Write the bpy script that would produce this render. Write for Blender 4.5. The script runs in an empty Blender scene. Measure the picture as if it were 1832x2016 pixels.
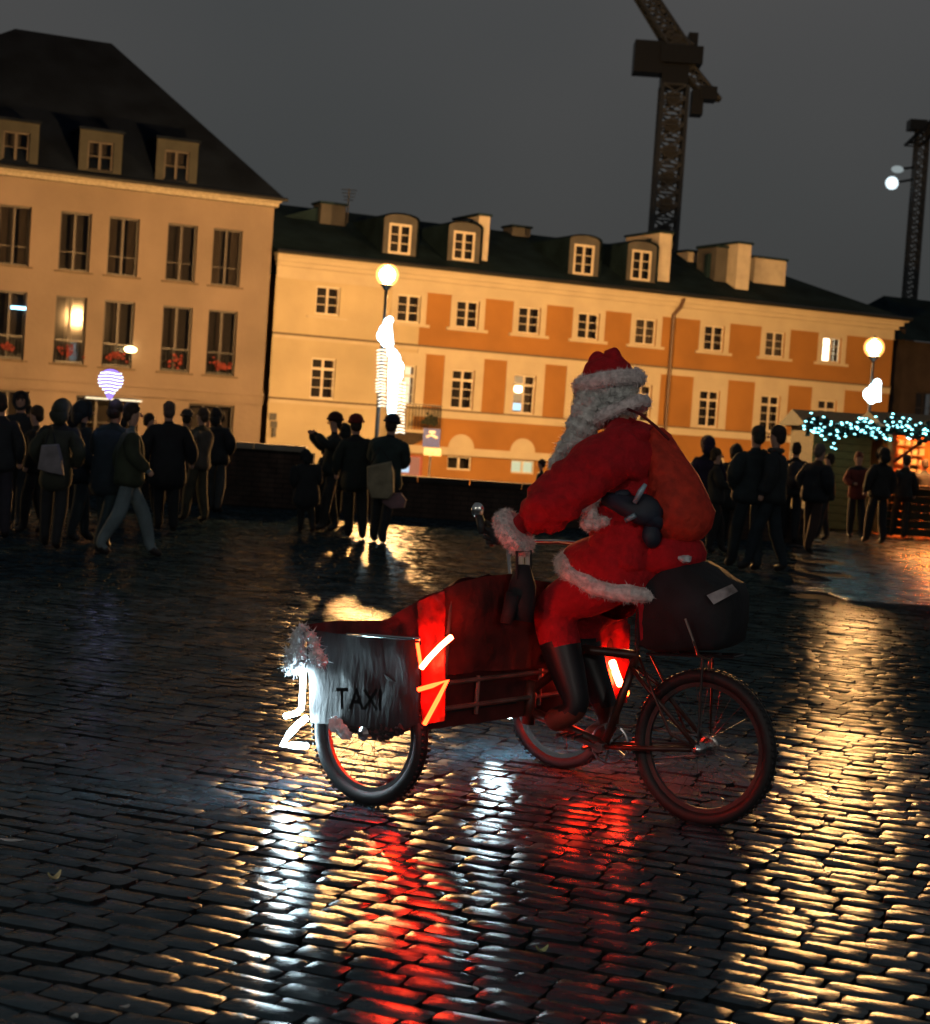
import bpy, bmesh, math, random
import numpy as np
from mathutils import Vector, Matrix, noise as mnoise
random.seed(7)
C = bpy.context.scene.collection
sc = bpy.context.scene
R = math.radians
# ------------------------------------------------------------------ camera
F_ = 3500.0; IW, IH = 1832.0, 2016.0; HC = 1.572
ROLL = R(3.9); PITCH = math.atan(163.0 * math.cos(ROLL) / F_)
cF = Vector((0, math.cos(PITCH), -math.sin(PITCH))); cU = Vector((0, math.sin(PITCH), math.cos(PITCH))); cR = Vector((1, 0, 0))
cam_right = cR * math.cos(ROLL) + cU * math.sin(ROLL)
cam_up = cU * math.cos(ROLL) - cR * math.sin(ROLL)
CP = Vector((0, 0, HC))
cd = bpy.data.cameras.new('camera'); cam = bpy.data.objects.new('camera', cd); C.objects.link(cam)
m = Matrix((cam_right, cam_up, -cF)).transposed().to_4x4(); m.translation = CP
cam.matrix_world = m
cd.sensor_width = 36; cd.sensor_fit = 'HORIZONTAL'; cd.lens = 36 * F_ / IW; cd.clip_end = 1500; cd.clip_start = 0.1
sc.camera = cam
cd.dof.use_dof = True; cd.dof.focus_distance = 7.6; cd.dof.aperture_fstop = 5.4
# ------------------------------------------------------------------ night sky
w = bpy.data.worlds.new('World'); sc.world = w; w.use_nodes = True
nt = w.node_tree; nt.nodes.clear()
out = nt.nodes.new('ShaderNodeOutputWorld'); bg = nt.nodes.new('ShaderNodeBackground')
tc = nt.nodes.new('ShaderNodeTexCoord'); sx = nt.nodes.new('ShaderNodeSeparateXYZ'); rmp = nt.nodes.new('ShaderNodeValToRGB')
nz = nt.nodes.new('ShaderNodeTexNoise'); nz.inputs['Scale'].default_value = 1.6; nz.inputs['Detail'].default_value = 3
mx = nt.nodes.new('ShaderNodeMix'); mx.data_type = 'RGBA'; mx.blend_type = 'MIX'; mx.inputs[0].default_value = 0.5
nt.links.new(tc.outputs['Generated'], sx.inputs[0]); nt.links.new(sx.outputs['Z'], rmp.inputs[0]); nt.links.new(tc.outputs['Generated'], nz.inputs[0])
rmp.color_ramp.elements[0].position = 0.0; rmp.color_ramp.elements[0].color = (0.042, 0.042, 0.041, 1)
rmp.color_ramp.elements[1].position = 0.30; rmp.color_ramp.elements[1].color = (0.062, 0.066, 0.069, 1)
e = rmp.color_ramp.elements.new(0.13); e.color = (0.051, 0.055, 0.056, 1)
cr2 = nt.nodes.new('ShaderNodeValToRGB'); cr2.color_ramp.elements[0].color = (0.72, 0.80, 0.82, 1); cr2.color_ramp.elements[1].color = (1.30, 1.20, 1.16, 1)
cr2.color_ramp.elements[0].position = .35; cr2.color_ramp.elements[1].position = .65
nt.links.new(nz.outputs[0], cr2.inputs[0])
mx.blend_type = 'MULTIPLY'; mx.inputs[0].default_value = 1.0
nt.links.new(rmp.outputs[0], mx.inputs[6]); nt.links.new(cr2.outputs[0], mx.inputs[7])
nt.links.new(mx.outputs[2], bg.inputs[0]); bg.inputs[1].default_value = 0.97
nt.links.new(bg.outputs[0], out.inputs[0])
sc.view_settings.view_transform = 'Standard'; sc.view_settings.look = 'None'; sc.view_settings.exposure = 0; sc.view_settings.gamma = 1
sc.cycles.use_denoising = True; sc.cycles.use_adaptive_sampling = False
sc.cycles.max_bounces = 6; sc.cycles.diffuse_bounces = 2; sc.cycles.glossy_bounces = 3; sc.cycles.transparent_max_bounces = 6; sc.cycles.volume_bounces = 0
sc.cycles.sample_clamp_indirect = 4.0; sc.cycles.sample_clamp_direct = 60.0
sc.cycles.caustics_reflective = False; sc.cycles.caustics_refractive = False
# ------------------------------------------------------------------ projection helpers (photo measurements -> metres)
def ray(x, y):
    dx, dy = x - IW / 2, y - IH / 2
    a = dx * math.cos(ROLL) + dy * math.sin(ROLL); b = -dx * math.sin(ROLL) + dy * math.cos(ROLL)
    return (cF * F_ + cR * a - cU * b).normalized()
def at(x, y, Y):
    r = ray(x, y); return CP + r * (Y / r.y)
def G(x, y, z=0.0):
    r = ray(x, y); return CP + r * ((z - HC) / r.z)
def onplane(x, y, p0, n):
    r = ray(x, y); return CP + r * ((p0 - CP).dot(n) / r.dot(n))
# ------------------------------------------------------------------ materials
MATS = {}
def mat(name, col, rough=.7, spec=.5, metal=0, var=.25, nscale=8, bump=0.0, bscale=30, emit=None, estr=0, wet=None, stretch=None, sheen=0, coord='Object', col2=None):
    if name in MATS: return MATS[name]
    M = bpy.data.materials.new(name); M.use_nodes = True; t = M.node_tree; b = t.nodes['Principled BSDF']
    MATS[name] = M
    L = t.links.new
    tcn = t.nodes.new('ShaderNodeTexCoord'); vec = tcn.outputs[coord]
    if stretch:
        mp = t.nodes.new('ShaderNodeMapping'); mp.inputs['Scale'].default_value = stretch; L(vec, mp.inputs[0]); vec = mp.outputs[0]
    n1 = t.nodes.new('ShaderNodeTexNoise'); n1.inputs['Scale'].default_value = nscale; n1.inputs['Detail'].default_value = 5; L(vec, n1.inputs['Vector'])
    cr = t.nodes.new('ShaderNodeValToRGB'); L(n1.outputs[0], cr.inputs[0])
    c2 = col2 if col2 else tuple(min(1, c * (1 + var)) for c in col)
    cr.color_ramp.elements[0].position = .3; cr.color_ramp.elements[0].color = (*[c * (1 - var) for c in col], 1)
    cr.color_ramp.elements[1].position = .7; cr.color_ramp.elements[1].color = (*c2, 1)
    L(cr.outputs[0], b.inputs['Base Color'])
    b.inputs['Metallic'].default_value = metal
    b.inputs['Specular IOR Level'].default_value = spec
    if wet:
        n3 = t.nodes.new('ShaderNodeTexNoise'); n3.inputs['Scale'].default_value = wet[2]; n3.inputs['Detail'].default_value = 4; L(vec, n3.inputs['Vector'])
        mr = t.nodes.new('ShaderNodeMapRange'); mr.inputs[1].default_value = .35; mr.inputs[2].default_value = .7; mr.inputs[3].default_value = wet[0]; mr.inputs[4].default_value = wet[1]
        L(n3.outputs[0], mr.inputs[0]); L(mr.outputs[0], b.inputs['Roughness'])
    else: b.inputs['Roughness'].default_value = rough
    if sheen: b.inputs['Sheen Weight'].default_value = sheen; b.inputs['Sheen Roughness'].default_value = .4; b.inputs['Sheen Tint'].default_value = (*[min(1, c * 1.5) for c in col], 1)
    if bump:
        n2 = t.nodes.new('ShaderNodeTexNoise'); n2.inputs['Scale'].default_value = bscale; n2.inputs['Detail'].default_value = 4; L(vec, n2.inputs['Vector'])
        bp = t.nodes.new('ShaderNodeBump'); bp.inputs['Strength'].default_value = 1.0; bp.inputs['Distance'].default_value = bump
        L(n2.outputs[0], bp.inputs['Height']); L(bp.outputs[0], b.inputs['Normal'])
    if emit: b.inputs['Emission Color'].default_value = (*emit, 1); b.inputs['Emission Strength'].default_value = estr
    return M
def glow(name, col, s):
    if name in MATS: return MATS[name]
    M = bpy.data.materials.new(name); M.use_nodes = True; t = M.node_tree; t.nodes.clear()
    o = t.nodes.new('ShaderNodeOutputMaterial'); e = t.nodes.new('ShaderNodeEmission'); e.inputs[0].default_value = (*col, 1); e.inputs[1].default_value = s
    t.links.new(e.outputs[0], o.inputs[0]); MATS[name] = M; return M
def glassm(name, tint=(1, 1, 1)):
    M = bpy.data.materials.new(name); M.use_nodes = True; t = M.node_tree; t.nodes.clear()
    o = t.nodes.new('ShaderNodeOutputMaterial'); a = t.nodes.new('ShaderNodeBsdfTransparent'); a.inputs[0].default_value = (*tint, 1)
    g = t.nodes.new('ShaderNodeBsdfGlossy'); g.inputs['Roughness'].default_value = .05; g.inputs['Color'].default_value = (.35, .35, .35, 1)
    f = t.nodes.new('ShaderNodeFresnel'); f.inputs[0].default_value = 1.5
    mm = t.nodes.new('ShaderNodeMixShader'); t.links.new(f.outputs[0], mm.inputs[0]); t.links.new(a.outputs[0], mm.inputs[1]); t.links.new(g.outputs[0], mm.inputs[2]); t.links.new(mm.outputs[0], o.inputs[0])
    MATS[name] = M; return M
COB = mat('wet granite sett', (.024, .048, .064), spec=.40, var=.5, nscale=3.2, bump=.0008, bscale=22, wet=(.17, .30, 7), coord='Object')
def wetstone(M, rough0, rough1, f0=1.36, cap=.20):
    t = M.node_tree; b = t.nodes['Principled BSDF']; o = next(n for n in t.nodes if n.type == 'OUTPUT_MATERIAL')
    d = t.nodes.new('ShaderNodeBsdfDiffuse'); g = t.nodes.new('ShaderNodeBsdfGlossy'); g.distribution = 'BECKMANN'
    f = t.nodes.new('ShaderNodeFresnel'); f.inputs[0].default_value = f0; mm = t.nodes.new('ShaderNodeMixShader')
    def src(sock): return b.inputs[sock].links[0].from_socket if b.inputs[sock].links else None
    t.links.new(src('Base Color'), d.inputs['Color'])
    if src('Normal'): [t.links.new(src('Normal'), n.inputs['Normal']) for n in (d, g, f)]
    mr = src('Roughness').node; mr.inputs[3].default_value = rough0; mr.inputs[4].default_value = rough1
    t.links.new(mr.outputs[0], g.inputs['Roughness']); g.inputs['Color'].default_value = (1, 1, 1, 1)
    mi = t.nodes.new('ShaderNodeMath'); mi.operation = 'MINIMUM'; mi.inputs[1].default_value = cap; t.links.new(f.outputs[0], mi.inputs[0])
    nn = t.nodes.new('ShaderNodeTexNoise'); nn.inputs['Scale'].default_value = 1.7; nn.inputs['Detail'].default_value = 6; nn.inputs['Roughness'].default_value = .7
    ge = t.nodes.new('ShaderNodeNewGeometry'); t.links.new(ge.outputs['Position'], nn.inputs['Vector'])
    m3 = t.nodes.new('ShaderNodeMapRange'); m3.inputs[1].default_value = .38; m3.inputs[2].default_value = .58; m3.inputs[3].default_value = .35; m3.inputs[4].default_value = 1.0; t.links.new(nn.outputs[0], m3.inputs[0])
    m4 = t.nodes.new('ShaderNodeMath'); m4.operation = 'MULTIPLY'; t.links.new(mi.outputs[0], m4.inputs[0]); t.links.new(m3.outputs[0], m4.inputs[1])
    # reflection dimmed by position: a dark stretch painted into the right middle distance
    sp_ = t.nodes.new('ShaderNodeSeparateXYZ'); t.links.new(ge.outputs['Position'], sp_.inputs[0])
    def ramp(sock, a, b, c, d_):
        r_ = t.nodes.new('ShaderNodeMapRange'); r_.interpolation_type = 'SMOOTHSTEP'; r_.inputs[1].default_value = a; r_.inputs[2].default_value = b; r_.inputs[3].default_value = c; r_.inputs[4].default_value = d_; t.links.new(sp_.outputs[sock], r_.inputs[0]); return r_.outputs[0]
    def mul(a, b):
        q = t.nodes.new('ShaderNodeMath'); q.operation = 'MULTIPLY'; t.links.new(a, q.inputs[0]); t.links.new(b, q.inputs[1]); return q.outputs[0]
    refl_dim = mul(mul(ramp('Y', 8.6, 10.6, 0, 1), ramp('Y', 20, 25, 1, 0)), ramp('X', .7, 1.7, 0, 1))
    inv = t.nodes.new('ShaderNodeMapRange'); inv.inputs[3].default_value = 1; inv.inputs[4].default_value = .09; t.links.new(refl_dim, inv.inputs[0])
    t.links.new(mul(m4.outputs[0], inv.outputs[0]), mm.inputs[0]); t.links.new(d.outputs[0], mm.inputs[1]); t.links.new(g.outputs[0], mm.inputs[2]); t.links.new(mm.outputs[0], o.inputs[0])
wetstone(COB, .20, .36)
JOINT = mat('joint grit', (.010, .014, .017), spec=.15, rough=.85, bump=.004, bscale=60)
SLAB = mat('wet smooth slab', (.045, .05, .055), spec=.5, var=.3, nscale=1.5, bump=.0012, bscale=14, wet=(.16, .36, 2))
CREAM = mat('cream render', (.18, .142, .112), rough=.85, var=.2, nscale=.35, bump=.01, bscale=6)
CREAML = mat('cream stucco trim', (.40, .35, .255), rough=.8, var=.07, nscale=1.2, bump=.004, bscale=9)
YELL = mat('pale yellow render', (.37, .315, .205), rough=.85, var=.16, nscale=.4, bump=.006, bscale=6)
ORANGE = mat('ochre orange render', (.25, .112, .022), rough=.85, var=.18, nscale=.4, bump=.006, bscale=6)
ROOF = mat('dark slate roof', (.006, .010, .020), spec=.05, rough=.85, var=.35, nscale=.8, bump=.02, bscale=5)
ROOF2 = mat('dark tile roof', (.010, .022, .030), spec=.05, rough=.85, var=.4, nscale=.9, bump=.03, bscale=6)
GREYD = mat('weathered grey dormer', (.055, .055, .055), rough=.85, var=.25, nscale=1.5)
FRAMEW = mat('white painted frame', (.50, .45, .36), rough=.5, var=.05)
FRAMED = mat('dark window frame', (.035, .03, .028), rough=.5)
DARKIN = mat('dark room', (.012, .010, .009), rough=.9)
CURT = mat('pale curtain', (.055, .045, .035), rough=.9, var=.4, nscale=3, stretch=(14, 14, .6))
GLASS = glassm('window glass')
BLACKM = mat('black painted metal', (.012, .014, .016), rough=.38, var=.3)
STEEL = mat('steel', (.45, .45, .45), rough=.28, metal=1, var=.2)
CHROME = mat('chrome', (.8, .8, .8), rough=.12, metal=1, var=.1)
RUBBER = mat('rubber tyre', (.012, .013, .015), rough=.6, bump=.001, bscale=90)
BRICK = mat('dark parapet brick', (.060, .036, .026), rough=.75, var=.55, nscale=1.6, bump=.004, bscale=40)
BRICKB = mat('parapet mortar', (.022, .018, .016), rough=.85, var=.3)
COPE = mat('pale coping stone', (.30, .26, .20), rough=.6, var=.2, nscale=2)
# ------------------------------------------------------------------ object helpers
WM = {}
def mkmesh(name, V, Fc, mats, smooth=False, midx=None):
    me = bpy.data.meshes.new(name); me.from_pydata([tuple(v) for v in V], [], Fc)
    for mm in (mats if isinstance(mats, (list, tuple)) else [mats]): me.materials.append(mm)
    if smooth: me.polygons.foreach_set('use_smooth', [True] * len(me.polygons))
    if midx: me.polygons.foreach_set('material_index', midx)
    me.update(); return me
def setp(o, label=None, cat=None, group=None, kind=None):
    if label: o['label'] = label
    if cat: o['category'] = cat
    if group: o['group'] = group
    if kind: o['kind'] = kind
    return o
def empty(name, loc, rz=0, label=None, cat=None, group=None):
    o = bpy.data.objects.new(name, None); C.objects.link(o); o.location = loc; o.rotation_euler = (0, 0, rz); o.empty_display_size = .2
    WM[o.name] = Matrix.Translation(Vector(loc)) @ Matrix.Rotation(rz, 4, 'Z')
    return setp(o, label, cat, group)
def link(name, me, parent=None, loc=None, local=True, label=None):
    o = bpy.data.objects.new(name, me); C.objects.link(o)
    if parent is not None: o.parent = parent; WM[o.name] = WM[parent.name].copy()
    else: WM[o.name] = Matrix.Identity(4)
    if loc is not None:
        o.location = loc; WM[o.name] = WM[o.name] @ Matrix.Translation(Vector(loc))
    if label: o['label'] = label
    return o
class MB:
    """collects shapes; coordinates local to the parent unless world=True at build"""
    def __init__(s): s.V = []; s.F = []; s.S = []; s.mi = []; s.cm = 0
    def add(s, V, Fc):
        n = len(s.V); s.V += [Vector(v) for v in V]; s.F += [tuple(i + n for i in f) for f in Fc]; s.mi += [s.cm] * len(Fc); return s
    def box(s, a, b):
        x0, y0, z0 = a; x1, y1, z1 = b
        if x0 > x1: x0, x1 = x1, x0
        if y0 > y1: y0, y1 = y1, y0
        if z0 > z1: z0, z1 = z1, z0
        return s.add([(x0, y0, z0), (x1, y0, z0), (x1, y1, z0), (x0, y1, z0), (x0, y0, z1), (x1, y0, z1), (x1, y1, z1), (x0, y1, z1)],
                     [(0, 3, 2, 1), (4, 5, 6, 7), (0, 1, 5, 4), (1, 2, 6, 5), (2, 3, 7, 6), (3, 0, 4, 7)])
    def tube(s, pts, r, n=8, cap=True, closed=False):
        pts = [Vector(p) for p in pts]; rr = r if isinstance(r, (list, tuple)) else [r] * len(pts)
        rings = []; N = len(pts); prev = None
        for i, p in enumerate(pts):
            a = pts[(i - 1) % N] if (closed or i > 0) else p; b = pts[(i + 1) % N] if (closed or i < N - 1) else p
            d = (b - a); d = d.normalized() if d.length > 1e-9 else Vector((0, 0, 1))
            if prev is None:
                u = d.orthogonal().normalized()
            else:
                u = (prev - d * prev.dot(d)); u = u.normalized() if u.length > 1e-6 else d.orthogonal().normalized()
            prev = u; v = d.cross(u)
            rings.append([p + (u * math.cos(2 * math.pi * k / n) + v * math.sin(2 * math.pi * k / n)) * rr[i] for k in range(n)])
        V = [q for g in rings for q in g]; Fc = []
        for i in range(N if closed else N - 1):
            j = (i + 1) % N
            for k in range(n): Fc.append((i * n + k, i * n + (k + 1) % n, j * n + (k + 1) % n, j * n + k))
        if cap and not closed: Fc += [tuple(range(n))[::-1], tuple((N - 1) * n + k for k in range(n))]
        return s.add(V, Fc)
    def ball(s, c, r, seg=12, rng=8, jit=0, M=None):
        c = Vector(c); r = Vector(r) if isinstance(r, (list, tuple, Vector)) else Vector((r, r, r))
        V = []; Fc = []
        for i in range(rng + 1):
            th = math.pi * i / rng
            for k in range(seg):
                ph = 2 * math.pi * k / seg
                q = Vector((math.sin(th) * math.cos(ph), math.sin(th) * math.sin(ph), math.cos(th)))
                j = 1 + (random.uniform(-jit, jit) if 0 < i < rng else 0)
                q = Vector((q.x * r.x * j, q.y * r.y * j, q.z * r.z * j))
                if M: q = M @ q
                V.append(c + q)
        for i in range(rng):
            for k in range(seg): Fc.append((i * seg + k, (i + 1) * seg + k, (i + 1) * seg + (k + 1) % seg, i * seg + (k + 1) % seg))
        return s.add(V, Fc)
    def quad(s, *p): return s.add(p, [tuple(range(len(p)))])
    def build(s, name, m_, parent=None, world=False, smooth=False, label=None, loc=None):
        V = s.V
        if world and parent is not None:
            inv = WM[parent.name].inverted(); V = [inv @ v for v in V]
        me = mkmesh(name, V, s.F, m_, smooth, s.mi if isinstance(m_, (list, tuple)) else None)
        return link(name, me, parent, loc=loc, label=label)
def deform(mb, amp, sc_=6.0, seed=0):
    for i, v in enumerate(mb.V):
        q = mnoise.noise_vector(v * sc_ + Vector((seed, seed * 2.1, 0))); mb.V[i] = v + q * amp
    return mb
def fuzz(mb, n, ln, wd, curl=.5):
    """short strands standing on a mesh's faces"""
    fs = [f for f in mb.F if len(f) >= 3]; ar = []
    for f in fs:
        a, b, c = mb.V[f[0]], mb.V[f[1]], mb.V[f[2]]; ar.append((b - a).cross(c - a).length + (((c - a).cross(mb.V[f[3]] - a)).length if len(f) > 3 else 0))
    cen = sum(mb.V, Vector()) / len(mb.V)
    for f in random.choices(fs, ar, k=n):
        a, b, c = mb.V[f[0]], mb.V[f[1]], mb.V[f[2]]; d = mb.V[f[3]] if len(f) > 3 else c
        p = a.lerp(b, random.random()).lerp(d.lerp(c, random.random()), random.random())
        nn = (b - a).cross(d - a)
        if nn.length < 1e-9: continue
        nn.normalize()
        rv = Vector((random.gauss(0, 1), random.gauss(0, 1), random.gauss(0, 1) - .3))
        dr = (nn + rv * curl).normalized(); sd = dr.cross(Vector((random.gauss(0, 1), random.gauss(0, 1), random.gauss(0, 1)))).normalized() * wd
        l = ln * random.uniform(.5, 1.2); tip = p + dr * l * .6 + (dr + rv * .4).normalized() * l * .5
        mb.add([p - sd, p + sd, tip], [(0, 1, 2)])
    return mb
def skin(nodes, edges, mats, classify=None, levels=1, root=0, smooth=True):
    """continuous body surface: nodes = [(x,y,z,r)] or (x,y,z,rx,ry)"""
    me = bpy.data.meshes.new('tmp'); me.from_pydata([n[:3] for n in nodes], edges, [])
    o = bpy.data.objects.new('tmp', me); C.objects.link(o)
    md = o.modifiers.new('s', 'SKIN'); md.use_smooth_shade = True; md.branch_smoothing = .6
    for i, n in enumerate(nodes):
        sv = me.skin_vertices[0].data[i]; sv.radius = (n[3], n[4] if len(n) > 4 else n[3]); sv.use_root = (i == root)
    sb = o.modifiers.new('b', 'SUBSURF'); sb.levels = levels; sb.render_levels = levels
    dg = bpy.context.evaluated_depsgraph_get(); dg.update()
    res = bpy.data.meshes.new_from_object(o.evaluated_get(dg)); bpy.data.objects.remove(o); bpy.data.meshes.remove(me)
    res.materials.clear()
    for mm in (mats if isinstance(mats, (list, tuple)) else [mats]): res.materials.append(mm)
    for p in res.polygons:
        p.use_smooth = smooth; p.material_index = classify(p.center) if classify else 0
    return res
# ================================================================== SETTING
# ---- ground of the square
TILT = R(22)
XR_ = 6.0
mb = MB(); mb.quad((-90, -40, -.018), (90, -40, -.018), (90, 30.9, -.018), (-90, 30.9, -.018)); mb.quad((XR_, 30.9, -.018), (90, 30.9, -.018), (90, 44, -.018), (XR_, 44, -.018))
mb.quad((-90, 30.9, -.018), (XR_, 30.9, -.018), (XR_, 30.9, -1.6), (-90, 30.9, -1.6)); mb.quad((XR_, 30.9, -.018), (XR_, 44, -.018), (XR_, 44, -1.6), (XR_, 30.9, -1.6)); mb.quad((XR_, 44, -.018), (90, 44, -.018), (90, 44, -1.6), (XR_, 44, -1.6))
square = mb.build('square', JOINT); setp(square, kind='structure')
# cut: lower street lies beyond the parapet
mb = MB(); mb.add([(-500, 30.5, -1.5), (500, 30.5, -1.5), (500, 900, -1.5), (-500, 900, -1.5)], [(0, 1, 2, 3)])
lower = mb.build('road', mat('wet road', (.03, .032, .035), rough=.35, bump=.004, bscale=10)); setp(lower, kind='structure')
# setts
ct, st = math.cos(TILT), math.sin(TILT)
PW, PH = .172, .114
def sett_mesh(w_, d_, n, seed, hh=.0037):
    rs = random.Random(seed); V = []; Fc = []
    tx, ty = rs.gauss(0, .009), rs.gauss(0, .016); h = hh * rs.uniform(.75, 1.3)
    sk = rs.uniform(-.06, .06); ox, oy = rs.uniform(-.25, .25), rs.uniform(-.2, .2)
    for j in range(n + 1):
        for i in range(n + 1):
            a = -1 + 2 * i / n; b = -1 + 2 * j / n
            # squeeze corners inwards for a rounded block
            x = a * w_ / 2 * (1 - .07 * b * b) ; y = b * d_ / 2 * (1 - .09 * a * a)
            a2, b2 = a - ox * (1 - a * a), b - oy * (1 - b * b)
            z = h * (1 - abs(a2) ** 6) * (1 - abs(b2) ** 2.6) + tx * x + ty * y
            if n > 2: z += rs.gauss(0, .0007)
            V.append((x + sk * y, y, z))
    for j in range(n):
        for i in range(n):
            k = j * (n + 1) + i; Fc.append((k, k + 1, k + n + 2, k + n + 1))
    ring = [i for i in range(n + 1)] + [(j + 1) * (n + 1) - 1 for j in range(1, n + 1)] + [n * (n + 1) + i for i in range(n - 1, -1, -1)] + [j * (n + 1) for j in range(n - 1, 0, -1)]
    b0 = len(V)
    for i in ring: V.append(V[i])                       # sharp rim: sides do not share the top's vertices
    for i in ring: V.append((V[i][0] * 1.03, V[i][1] * 1.03, -.03))
    nr_ = len(ring)
    for q in range(nr_):
        Fc.append((b0 + q, b0 + nr_ + q, b0 + nr_ + (q + 1) % nr_, b0 + (q + 1) % nr_))
    return V, Fc
cells = []
LIM = 34.5
for r_ in range(-330, 330):
    u = -220 * PW + random.random() * PW
    while u < 220 * PW:
        wf = random.choice((.72, .85, 1, 1, 1.1, 1.25, 1.4)); u += PW * wf; uc_ = u - PW * wf / 2; u_keep = u; u = uc_; v = r_ * PH + .035 * math.sin(u * 1.3 + r_ * .05) + .02 * math.sin(u * 4.1 + r_)
        x = u * ct + v * st; y = -u * st + v * ct
        u = u_keep
        if y < 3.4 or y > (LIM if x > XR_ + .2 else 30.4): continue
        if abs(x + .02 * y) > .30 * y + 1.0: continue
        if y > 19.2 and x > .185 * y: continue       # smooth paving begins
        cells.append((x, y, wf))
def undul(x, y): return .022 * mnoise.noise(Vector((x * .35, y * .35, 0))) + .008 * mnoise.noise(Vector((x * 1.3, y * 1.3, 5)))
def proj(p):
    d = p - CP; dep = d.dot(cF)
    return IW / 2 + F_ * d.dot(cam_right) / dep, IH / 2 - F_ * d.dot(cam_up) / dep
near = []; far = []
for (x, y, wf) in cells:
    px_, py_ = proj(Vector((x, y, 0)))
    if y < 6.6 and -60 < px_ < IW + 60 and py_ < IH + 45: near.append((y, x, wf))
    else: far.append((x, y, wf))
near.sort(); keep = near[:300]; far += [(x, y, wf) for (y, x, wf) in near[300:]]
variants = []
for k in range(14):
    V, Fc = sett_mesh(PW * random.uniform(.94, .99), PH * random.uniform(.91, .985), 6, 100 + k)
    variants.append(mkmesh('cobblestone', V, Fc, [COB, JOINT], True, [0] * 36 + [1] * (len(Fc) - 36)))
for k, (y, x, wf) in enumerate(keep):
    o = link('cobblestone', variants[(k * 5 + random.randrange(3)) % 14], square)
    o.location = (x, y, undul(x, y) + .004 + random.gauss(0, .002)); o.rotation_euler = (random.gauss(0, .014), random.gauss(0, .008), -TILT + random.gauss(0, .045) + random.choice((0, math.pi))); o.scale = (wf, random.uniform(.94, 1.03), 1)
protos = {6: [], 4: [], 2: []}
for n in protos:
    for k in range(24):
        V, Fc = sett_mesh(PW * random.uniform(.94, .99), PH * random.uniform(.91, .985), n, 300 + k + n * 31, {6: .0037, 4: .0025, 2: .0015}[n])
        protos[n].append((np.array(V), np.array(Fc)))
VV = []; FF = []; nb = 0; MI = []
for (x, y, wf) in far:
    n = 6 if y < 8 else (4 if y < 15 else 2)
    V, Fc = random.choice(protos[n]); a = -TILT + random.gauss(0, .045); ca, sa = math.cos(a), math.sin(a)
    q = np.empty_like(V); kf = .55 if y > 12 else 1; t1, t2 = random.gauss(0, .008) * kf, random.gauss(0, .018) * kf
    V = V * (wf, 1, 1); q[:, 0] = V[:, 0] * ca - V[:, 1] * sa + x; q[:, 1] = V[:, 0] * sa + V[:, 1] * ca + y; q[:, 2] = V[:, 2] + undul(x, y) + .004 + random.gauss(0, .002) + t1 * V[:, 0] + t2 * V[:, 1]
    VV.append(q); FF.append(Fc + nb); nb += len(V); MI.append(np.r_[np.zeros(n * n, np.int32), np.ones(len(Fc) - n * n, np.int32)])
VV = np.concatenate(VV); FF = np.concatenate(FF)
me = bpy.data.meshes.new('cobblestones'); me.vertices.add(len(VV)); me.vertices.foreach_set('co', VV.ravel())
me.loops.add(FF.size); me.loops.foreach_set('vertex_index', FF.ravel().astype(np.int32))
me.polygons.add(len(FF)); me.polygons.foreach_set('loop_start', np.arange(0, FF.size, 4, dtype=np.int32)); me.polygons.foreach_set('loop_total', np.full(len(FF), 4, dtype=np.int32))
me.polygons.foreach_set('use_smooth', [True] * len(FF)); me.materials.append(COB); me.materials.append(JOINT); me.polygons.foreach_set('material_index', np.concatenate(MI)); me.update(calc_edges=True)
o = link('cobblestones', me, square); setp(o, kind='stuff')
print('setts', len(cells), 'faces', len(FF))
# smooth paving slabs on the right
mb = MB(); mb.quad((3.0, 19.0, -.012), (40, 19.0, -.012), (40, 43.9, -.012), (3.0, 43.9, -.012))
pave = mb.build('pavement', JOINT); setp(pave, kind='structure')
sm = MB().box((-.44, -.44, -.05), (.44, .44, 0)); slabme = mkmesh('slab', sm.V, sm.F, SLAB)
ns = 0
for j in range(20):
    for i in range(22):
        y = 19.6 + j * .9; x = 3.7 + i * .9 + (j % 2) * .45
        if x < .185 * y + .35 or x > .30 * y + 1.2 or ns > 298: continue
        s_ = link('paving_slab', slabme, pave); s_.location = (x, y, .010 + random.gauss(0, .002)); s_.rotation_euler = (random.gauss(0, .004), random.gauss(0, .004), 0); ns += 1

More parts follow.
